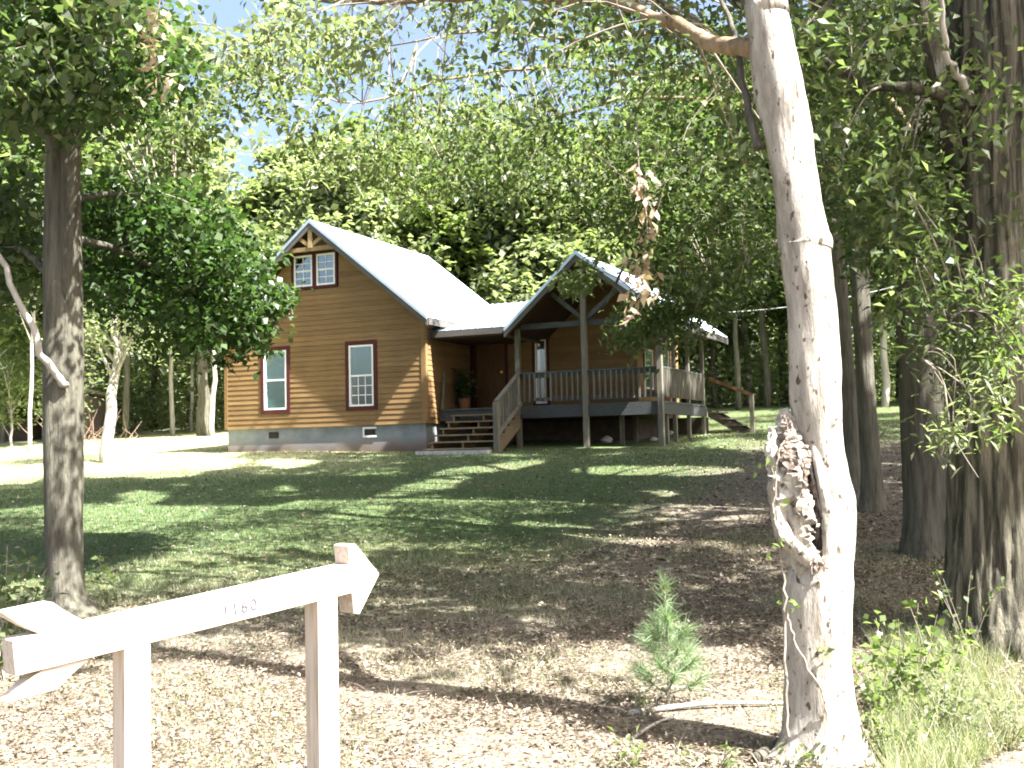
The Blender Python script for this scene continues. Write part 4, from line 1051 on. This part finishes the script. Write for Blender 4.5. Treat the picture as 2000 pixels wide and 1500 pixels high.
W = [ # px, depth, height, trunk r, crown r, crown base, leaves, bark, label
 (-60, 34, 13, .18, 3.4, 3.0, BRIGHT, B_LIGHT, 'bright green tree at the far left edge beyond the shed'),
 (58, 33, 9.5, .07, 2.2, 4.6, OAK, B_LIGHT, 'slim pale trunk standing in front of the dark shed'),
 (62, 47, 15, .2, 3.6, 3.5, PALE, B_GREY, 'tall pale green tree behind the dark shed'),
 (176, 44, 16, .2, 3.6, 5, OLIVE, B_LIGHT, 'tall olive tree seen just right of the straight dark trunk'),
 (246, 40, 14, .13, 3.0, 4.6, PALE, B_GREY, 'grey trunk beyond the sunny lawn left of a leafy gap'),
 (300, 48, 12.5, .15, 3.0, 3.2, OAK, B_GREY, 'rounded green tree in shade beyond the sunny lawn'),
 (333, 41, 10.5, .10, 1.9, 4.8, PALE, B_LIGHT, 'slim pale trunk in the middle of the gap left of the cabin'),
 (371, 43, 9.5, .08, 1.4, 4.6, BRIGHT, B_LIGHT, 'thinnest pale stem left of the thick two toned trunk'),
 (396, 39, 7.5, .26, 2.6, 5.2, OLIVE, B_DARK, 'thick dark trunk close to the left corner of the cabin'),
 (414, 38.5, 7.4, .11, 2.0, 5.2, PALE, B_PALE, 'white trunk touching the thick dark trunk left of the cabin'),
 (470, 52, 10.6, .15, 3.0, 3.5, PALE, B_GREY, 'pale rounded tree below the bright sky gap'),
 (545, 50, 10.1, .15, 2.8, 3.5, OLIVE, B_GREY, 'olive tree top just left of the cabin ridge'),
 (600, 46, 11.8, .1, 2.6, 5.5, PALE, B_PALE, 'tree with a white stem right above the cabin peak'),
 (690, 49, 13.0, .2, 3.6, 4, BRIGHT, B_GREY, 'light green tree over the left part of the metal roof'),
 (790, 47, 12.4, .2, 3.6, 4, PALE, B_GREY, 'pale green tree over the middle of the metal roof'),
 (868, 45, 11.8, .12, 3.0, 4, OAK, B_PALE, 'tree with a thin white stem above the roof valley'),
 (720, 41, 10.6, .12, 3.0, 2.0, PALE, B_GREY, 'rounded pale tree close behind the upper metal roof'),
 (905, 42, 10.9, .12, 2.8, 1.5, BRIGHT, B_GREY, 'lighter rounded tree close behind the lower end of the long roof'),
 (1010, 41, 10.6, .12, 2.8, 1.5, PALE, B_GREY, 'rounded pale tree close behind the entrance roof'),
 (1110, 42, 10.9, .12, 3.0, 1.5, OLIVE, B_GREY, 'round olive tree close behind the porch ridge'),
 (950, 48, 12.7, .2, 3.8, 3, OLIVE, B_GREY, 'broad olive tree behind the dip between the two roofs'),
 (1050, 46, 12.1, .2, 3.4, 3, BRIGHT, B_GREY, 'yellow green tree left of the porch gable'),
 (1150, 49, 13.0, .2, 3.8, 3, OAK, B_GREY, 'tall green tree right behind the porch gable'),
 (1260, 46, 12.1, .2, 3.6, 3, OLIVE, B_GREY, 'olive tree behind the right slope of the porch roof'),
 (1345, 47, 15, .18, 3.2, 2.2, PALE, B_GREY, 'pale tree seen through the side porch posts'),
 (1400, 44, 14, .12, 3.0, 3.0, OAK, B_DARK, 'dark stemmed tree beyond the back steps'),
 (1440, 41, 13, .11, 2.4, 3.6, DARKL, B_DARK, 'dark green tree behind the back steps newel'),
 (1468, 46, 14, .16, 3.2, 2.6, BRIGHT, B_LIGHT, 'sunlit tree between the porch and the leaning trunk'),
 (1497, 42, 14, .15, 2.8, 4.0, OAK, B_DARK, 'straight dark trunk just left of the leaning pale trunk'),
 (1535, 50, 16, .2, 3.6, 3, OLIVE, B_GREY, 'tree mostly hidden behind the pale leaning trunk'),
 (1600, 44, 15, .16, 3.2, 3, OAK, B_GREY, 'tree behind the hollow leaning trunk in the far wood'),
 (1730, 40, 14, .15, 3.2, 2.8, PALE, B_LIGHT, 'pale sunlit tree seen between the slim and the dark trunks'),
 (1765, 46, 16, .2, 3.6, 3, OAK, B_GREY, 'tall tree behind the dark trunk at the right'),
 (1860, 42, 15, .2, 3.6, 3, OLIVE, B_GREY, 'olive tree behind the furrowed trunk'),
 (1980, 40, 15, .2, 3.8, 3, OAK, B_GREY, 'green tree beyond the right edge of the furrowed trunk'),
]
for i, a in enumerate(W): bg_tree(*a, seed=i, nl=13000 if a[4] > 2.5 else 7000, leaf=(.36, .25))
bg_tree(22, 36, 3.4, .05, 1.1, .5, BRIGHT, B_LIGHT, 'young bright green bushy tree in front of the dark shed', nl=1500, leaf=(.16, .1), seed=91, group=None, name='young_tree')
bg_tree(100, 37, 3.8, .05, 1.2, .5, PALE, B_LIGHT, 'young pale bushy tree between the shed and the straight dark trunk', nl=1500, leaf=(.16, .1), seed=92, group=None, name='young_tree')
# the small pale tree on the sunny lawn
bg_tree(205, 27.5, 5.2, .17, 1.6, 2.4, PALE, B_PALE, 'small light grey tree standing alone on the sunny lawn', nl=2600, leaf=(.13, .08), seed=77, lean=.03, name='lawn_tree', group=None)
# far wood closing the view, reads as one mass
def far_wood():
    rg = np.random.default_rng(11); parts = []
    n = 300; X = rg.uniform(-75, 75, n); Y = rg.uniform(56, 80, n)
    px, _ = project(np.stack([X, Y, np.full(n, 5.)], 1)); 
    Hh = rg.uniform(11, 19, n); Hh = np.where((px > 380) & (px < 620), rg.uniform(8.5, 11.5, n), Hh)
    Hh = np.where((px > 620) & (px < 1350), np.minimum(Hh*.85, 13.5), Hh)
    for i in range(n):
        nc = 26; c = np.stack([X[i]+rg.normal(size=nc)*1.9, Y[i]+rg.normal(size=nc)*1.6, gz(X[i], Y[i])+rg.uniform(.5, Hh[i], nc)], 1)
        Q = (c[:, None]+rg.normal(size=(nc, 20, 3))*[.8, .8, .55]).reshape(-1, 3); parts.append(leaves(Q, .62, .42, .2, rg, .8))
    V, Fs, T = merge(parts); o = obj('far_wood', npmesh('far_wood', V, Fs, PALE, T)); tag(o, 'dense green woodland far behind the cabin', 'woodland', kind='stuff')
    mb = MB()
    for i in range(0, n, 2):
        b = np.array([X[i], Y[i]-1, float(gz(X[i], Y[i]))]); V, fs = tube([b, b+[rg.normal()*.3, 0, 5], b+[rg.normal()*.5, 0, 11]], [.2, .15, .06], 6); mb.add(V, fs)
    o = mb.build('far_trunks', B_GREY); tag(o, 'many grey trunks inside the distant woodland', 'trunks', kind='stuff')
far_wood()
# undergrowth at the wood edge
def undergrowth():
    rg = np.random.default_rng(21); n = 1150
    X = rg.uniform(-26, 30, n); Y = 42+rg.uniform(0, 13, n)+.02*X; up = rg.random(n)
    c = np.stack([X, Y, gz(X, Y)+np.where(up < .45, rg.uniform(.1, 1.6, n), rg.uniform(1.5, 6.0, n))], 1)
    Q = (c[:, None]+rg.normal(size=(n, 80, 3))*[.75, .5, .5]).reshape(-1, 3); Q = Q[Q[:, 2] > gz(Q[:, 0], Q[:, 1])]
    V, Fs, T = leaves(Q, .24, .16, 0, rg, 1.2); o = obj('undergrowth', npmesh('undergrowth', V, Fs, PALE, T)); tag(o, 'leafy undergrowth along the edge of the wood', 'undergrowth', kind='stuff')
undergrowth()

# dark open shed at the left
def shed():
    g = ground(50, 868); d = 39.0; a = at(-30, 850, d); b_ = at(168, 850, d); z = float(gz((a[0]+b_[0])/2, d))
    x0, x1 = a[0]-1, b_[0]; t = thing('open_shed', 'dark open fronted shed with a pale roof edge behind the left tree', 'shed', ((x0+x1)/2, d, z))
    z -= .35
    m = MB().box(x0, x1, d+3, d+3.1, z-.3, z+1.9).box(x0, x0+.1, d, d+3, z-.3, z+1.9).box(x1-.1, x1, d, d+3, z-.3, z+1.9); m.build('wall', SHEDW, t, True)
    MB().prism([(d-.5, z+2.05), (d+3.3, z+1.85), (d+3.3, z+1.93), (d-.5, z+2.14)], 'x', x0-.3, x1+.2).build('roof', GREYV, t, True)
    for f in (0.02, .36, .68, .98):
        x = x0+(x1-x0)*f; MB().box(x-.06, x+.06, d-.06, d+.06, z-.3, z+2.03).build('post', GREYV, t, True)
    MB().box(x0+.3, x0+2.2, d+.8, d+2.2, z, z+1.1).box(x0+.5, x0+1.6, d+.9, d+2.1, z+1.1, z+1.45).build('stored_bales', SHEDW, t, True)
shed()
# brush pile beside the left trunk
g = ground(185, 872); t = thing('brush_pile', 'reddish pile of cut branches on the lawn right of the left trunk', 'brush pile', tuple(g))
mb = MB(); rg = np.random.default_rng(9)
for k in range(38):
    a = g+np.array([rg.normal()*.55, rg.normal()*.4, rg.uniform(0, .3)]); e = a+np.array([rg.normal()*.5, rg.normal()*.4, rg.uniform(.1, 1.1)])
    V, fs = tube([a, (a+e)/2+rg.normal(size=3)*.06, e], [.012, .009, .004], 5); mb.add(V, fs)
mb.build('branches', bark_mat('red_brush', (.12,.075,.05), (.28,.2,.15), 9, .3), t, True)

# ------------------------------------------------------------------ small plants
def needle_burst(P, D, n, ln, rng, w=.0016):
    """needles fanning from points P around direction D"""
    idx = rng.integers(0, len(P), n); p = P[idx]; d = unit(D[idx]*.75+rng.normal(size=(n, 3))*.5)
    s = unit(np.cross(d, rng.normal(size=(n, 3)))); L = ln*rng.uniform(.6, 1.15, (n, 1)); e = p+d*L+np.array([0, 0, -1])*L*.12
    V = np.stack([p-s*w, p+s*w, e+s*w*.3, e-s*w*.3], 1).reshape(-1, 3); return V, np.arange(n*4).reshape(n, 4), rng.random(n)
def pine():
    base = ground(1305, 1385); D = float(base[1]); top = at(1298, 1145, D); rng = np.random.default_rng(2)
    t = thing('pine_seedling', 'knee high pine seedling with long soft needles left of the leaning tree', 'seedling', tuple(base))
    P = spline([base, base*.6+top*.4+[.01, 0, 0], top], 20); mb = MB(); V, fs = tube(P, np.linspace(.011, .004, 20), 7); mb.add(V, fs)
    tips, dirs = [P[8:], ], [np.tile([[0, 0, 1.]], (12, 1))]
    hgt = np.linalg.norm(top-base)
    for k in range(16):
        i = int(3+11*(k/16)); a = k*2.4; r = .17*(1-.6*k/16)
        q = P[i]; e = q+np.array([math.cos(a)*r, math.sin(a)*r, .07+.05*rng.random()]); S = spline([q, (q+e)/2-[0, 0, .01], e], 8)
        V, fs = tube(S, np.linspace(.005, .0025, 8), 5); mb.add(V, fs); tips.append(S[4:]); dirs.append(np.tile(unit(e-q), (4, 1)))
    mb.build('stem', TWIG, t, True)
    T = np.vstack(tips); Dd = np.vstack(dirs)
    V, Fs, c = needle_burst(T, Dd, 2600, .12, rng, .0014); obj('needles', npmesh('needles', V, Fs, NEEDLE, c), t)
    b = np.tile([top+[0, 0, -.01]], (3, 1)); V, Fs, c = needle_burst(b, np.tile([[0, 0, 1.]], (3, 1)), 90, .035, rng, .002); obj('bud', npmesh('bud', V, Fs, BRIGHT, c), t)
pine()
def leafy_plant(px, py, pyt, spread, n, leaf, mat, label, stems=4, name='weed', seed=0, group=None, dx=0):
    rng = np.random.default_rng(seed+px); base = ground(px, py); D = float(base[1]); m = D/F; hgt = (py-pyt)*m; sp = spread*m
    t = thing(name, label, 'plant', tuple(base), group); mb = MB(); Q = []
    for k in range(stems):
        e = base+np.array([rng.normal()*sp+dx*m, rng.normal()*sp*.6, hgt*rng.uniform(.6, 1.0)]); S = spline([base+rng.normal(size=3)*[.02, .02, 0]-[0, 0, .03], (base+e)/2+rng.normal(size=3)*.02, e], 10)
        V, fs = tube(S, np.linspace(.004, .0015, 10), 4); mb.add(V, fs); Q.append(S[2:])
    Q = np.vstack(Q); Q = Q[rng.integers(0, len(Q), n)]+rng.normal(size=(n, 3))*leaf[0]*.45
    mb.build('stem', TWIG, t, True)
    V, Fs, T = leaves(Q, leaf[0], leaf[1], .1, rng, .9); obj('foliage', npmesh('foliage', V, Fs, mat, T), t)
leafy_plant(1760, 1395, 1205, 48, 260, (.055, .042), BRIGHT, 'yellow green leafy bush in front of the furrowed trunk foot', 9)
leafy_plant(1800, 1330, 1130, 22, 34, (.05, .04), BRIGHT, 'tall thin sprout with round leaves rising beside the furrowed trunk', 3, seed=3, dx=10)
leafy_plant(1890, 1290, 1110, 50, 70, (.05, .03), OAK, 'sprout of small green leaves on the foot of the furrowed trunk', 6, seed=5)
leafy_plant(1700, 1420, 1290, 36, 130, (.05, .03), BRIGHT, 'low pale green weed right of the leaning tree base', 6, seed=6)
leafy_plant(1850, 1440, 1310, 65, 330, (.04, .016), PALE, 'feathery pale weed in the sunny bottom right corner', 12, seed=7)
leafy_plant(1960, 1460, 1360, 55, 230, (.04, .016), PALE, 'pale weed cut off by the bottom right edge', 10, seed=8)
leafy_plant(1740, 1490, 1380, 55, 260, (.04, .016), BRIGHT, 'low weed at the bottom edge right of the leaning tree', 10, seed=9)
leafy_plant(1240, 1500, 1430, 40, 50, (.045, .02), BRIGHT, 'small weed at the bottom edge below the pine seedling', 6, seed=10)
leafy_plant(1400, 1505, 1450, 40, 40, (.045, .02), BRIGHT, 'small weed at the bottom edge between seedling and leaning tree', 6, seed=12)
leafy_plant(1560, 1500, 1440, 40, 60, (.045, .02), OLIVE, 'weed growing at the foot of the leaning tree', 7, seed=13)
leafy_plant(1270, 1395, 1345, 18, 34, (.035, .018), BRIGHT, 'tuft of low green leaves under the pine seedling', 5, seed=14)
leafy_plant(25, 1290, 1060, 45, 150, (.08, .05), OAK, 'leafy green shrub at the left edge behind the arrow tail', 8, seed=15)
leafy_plant(60, 1250, 1110, 28, 60, (.07, .045), BRIGHT, 'bright green shrub between the left edge and the straight trunk', 5, seed=16)
leafy_plant(212, 1175, 1068, 14, 34, (.07, .05), BRIGHT, 'small bright sapling just right of the straight dark trunk', 2, seed=17)
leafy_plant(10, 1330, 1240, 30, 60, (.07, .045), OAK, 'low green weed behind the arrow fletching', 5, seed=18)
# fallen stick and small log
def stick(a, b, r, label, mat=B_LIGHT, bend=.02):
    A = ground(*a); B = ground(*b); M_ = (A+B)/2+[0, 0, bend]
    P = spline([A+[0, 0, r*.8], M_+[0, 0, r], B+[0, 0, r*.8]], 14); V, fs = tube(P, np.linspace(r, r*.6, 14), 9, .08, seed=int(a[0])); o = MB().add(V, fs).build('fallen_branch', mat, smooth=True); tag(o, label, 'branch')
stick((1228, 1397), (1532, 1378), .016, 'pale fallen branch lying from the seedling to the leaning tree')
stick((1290, 1345), (1420, 1356), .009, 'thin stick lying just behind the long pale fallen branch', bend=.01)
stick((1478, 1492), (1535, 1452), .03, 'short grey log at the left foot of the leaning tree', mat=B_GREY, bend=.0)
stick((1235, 1445), (1330, 1400), .008, 'thin dry stick slanting below the pine seedling', bend=.02)

# grass, litter
def scatter(n, x0, x1, y0, y1, dens):
    out = []
    tot = 0
    while tot < n:
        X = RNG.uniform(x0, x1, n); Y = y0+(y1-y0)*RNG.random(n)
        k = RNG.random(n) < dens(X, Y); out.append(np.stack([X[k], Y[k]], 1)); tot += k.sum()
    P = np.vstack(out)[:n]; return np.column_stack([P, gz(P[:, 0], P[:, 1])])
def patch(X, Y): return .5+.5*np.sin(X*.9+1.7*np.sin(Y*.35))*np.sin(Y*.8+1.3*np.sin(X*.5))
def lawnness(X, Y): return np.clip((Y-2.6*np.clip(X, 0, 5)+.35*np.maximum(-X, 0)+3*patch(X, Y)-9.3)/4.5, 0, 1)
inside = lambda X, Y: (((X-C0[0])*E_[0]+(Y-C0[1])*E_[1] > -.02) & ((X-C0[0])*E_[0]+(Y-C0[1])*E_[1] < 11.6) & ((X-C0[0])*N_[0]+(Y-C0[1])*N_[1] > .03) & ((X-C0[0])*N_[0]+(Y-C0[1])*N_[1] < 6.4))
def fov(X, Y): return (np.abs(X) < .52*Y+1.2)
def blades(P, h, wd, rng=RNG):
    n = len(P); a = rng.uniform(0, 6.283, n); s = np.stack([np.cos(a), np.sin(a), np.zeros(n)], 1)*wd*rng.uniform(.6, 1.3, (n, 1)); hh = h*rng.uniform(.4, 1.3, (n, 1))
    tip = P+np.stack([rng.normal(size=n)*.45, rng.normal(size=n)*.45, np.ones(n)], 1)*hh
    V = np.stack([P-s/2-[0, 0, .005], P+s/2-[0, 0, .005], tip], 1).reshape(-1, 3)
    return V, np.arange(n*3).reshape(n, 3)
G = scatter(190000, -16, 17, 7.5, 41, lambda X, Y: lawnness(X, Y)*fov(X, Y)*~inside(X, Y)*np.clip((20/np.maximum(Y, 1))**2, .15, 1))
V, Fs = blades(G, .045, .010); big = G[:, 1] > 18
T = np.clip(RNG.beta(2, 3, len(G))*.75 + .25*patch(G[:, 0]*1.7, G[:, 1]*1.3) - .05 + .5*np.clip((G[:, 1]-20.5)/4, 0, 1)*np.clip((-G[:, 0]-2)/3, 0, 1), 0, 1)  # blades at the far left paler, the sunlight there put into the tint
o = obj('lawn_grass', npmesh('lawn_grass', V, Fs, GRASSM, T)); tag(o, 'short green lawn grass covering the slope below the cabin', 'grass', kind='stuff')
G = scatter(26000, -4, 6.5, 4.1, 12, lambda X, Y: fov(X, Y)*(.10+.9*(patch(X*2.1+3, Y*2.3) > .62)))
V, Fs = blades(G, .06, .005); o = obj('dry_grass', npmesh('dry_grass', V, Fs, STRAW, RNG.random(len(G)))); tag(o, 'sparse straw coloured grass poking through the leaf litter', 'grass', kind='stuff')
G = scatter(9000, 1.3, 4.6, 4.0, 7.2, lambda X, Y: fov(X, Y)*(patch(X*2.7+1, Y*2.3) > .4)*np.clip(1.25-(X-.36*Y)*2.2, .12, 1)*(np.hypot(X-g2[0], Y-g2[1]) > .25)*(X > .315*Y))
V, Fs = blades(G, .15, .006); o = obj('tall_grass', npmesh('tall_grass', V, Fs, STRAW, RNG.random(len(G))*.8)); tag(o, 'taller pale grass around the foot of the trees at the right', 'grass', kind='stuff')
def litter(n, x0, x1, y0, y1, dens, size, name, label):
    G = scatter(n, x0, x1, y0, y1, dens); m = len(G); G[:, 2] += RNG.uniform(.002, .03, m)
    d = RNG.normal(size=(m, 3))*[1, 1, .28]; d = unit(d); nr = RNG.normal(size=(m, 3))*[.5, .5, .3]+[0, 0, 1]; nr = unit(nr-(nr*d).sum(1)[:, None]*d); s = np.cross(d, nr)
    L = size*RNG.uniform(.5, 1.3, (m, 1)); Wd = L*RNG.uniform(.3, .6, (m, 1))
    V = np.stack([G, G+d*L*.5+s*Wd*.5+nr*L*.12, G+d*L+nr*L*.05, G+d*L*.5-s*Wd*.5+nr*L*.12], 1).reshape(-1, 3)
    o = obj(name, npmesh(name, V, np.arange(m*4).reshape(m, 4), LITTER, RNG.beta(1.6, 1.6, m))); tag(o, label, 'leaf litter', kind='stuff')
litter(135000, -5, 7, 4.0, 13, lambda X, Y: fov(X, Y)*(1-.8*lawnness(X, Y))*(.25+.75*(patch(X*3.1, Y*3.7+2) > .3))*np.clip((7/Y)**1.3, .2, 1), .030, 'leaf_litter', 'brown and pale dead leaves covering the near ground')
litter(26000, -9, 12, 9, 30, lambda X, Y: fov(X, Y)*~inside(X, Y)*(.12+.88*np.clip((X+2)/8, 0, 1)*(1-lawnness(X, Y)*.6)), .06, 'scattered_leaves', 'fallen leaves scattered over the shaded lawn')

def small_twigs():
    rg = np.random.default_rng(31); mb = MB()
    for k in range(170):
        y = rg.uniform(4.3, 9.5); x = rg.uniform(-.5, .5)*y; a = rg.uniform(0, 6.28); L = rg.uniform(.06, .3); r = rg.uniform(.0015, .004)
        p = np.array([x, y, float(gz(x, y))+.02]); e = p+np.array([math.cos(a)*L, math.sin(a)*L, 0]); e[2] = float(gz(e[0], e[1]))+rg.uniform(.015, .05)
        V, fs = tube([p, (p+e)/2+[0, 0, .01]+rg.normal(size=3)*.006, e], [r, r*.9, r*.5], 4); mb.add(V, fs)
    o = mb.build('small_twigs', TWIG); tag(o, 'small dry twigs strewn through the leaf litter', 'twigs', kind='stuff')
small_twigs()
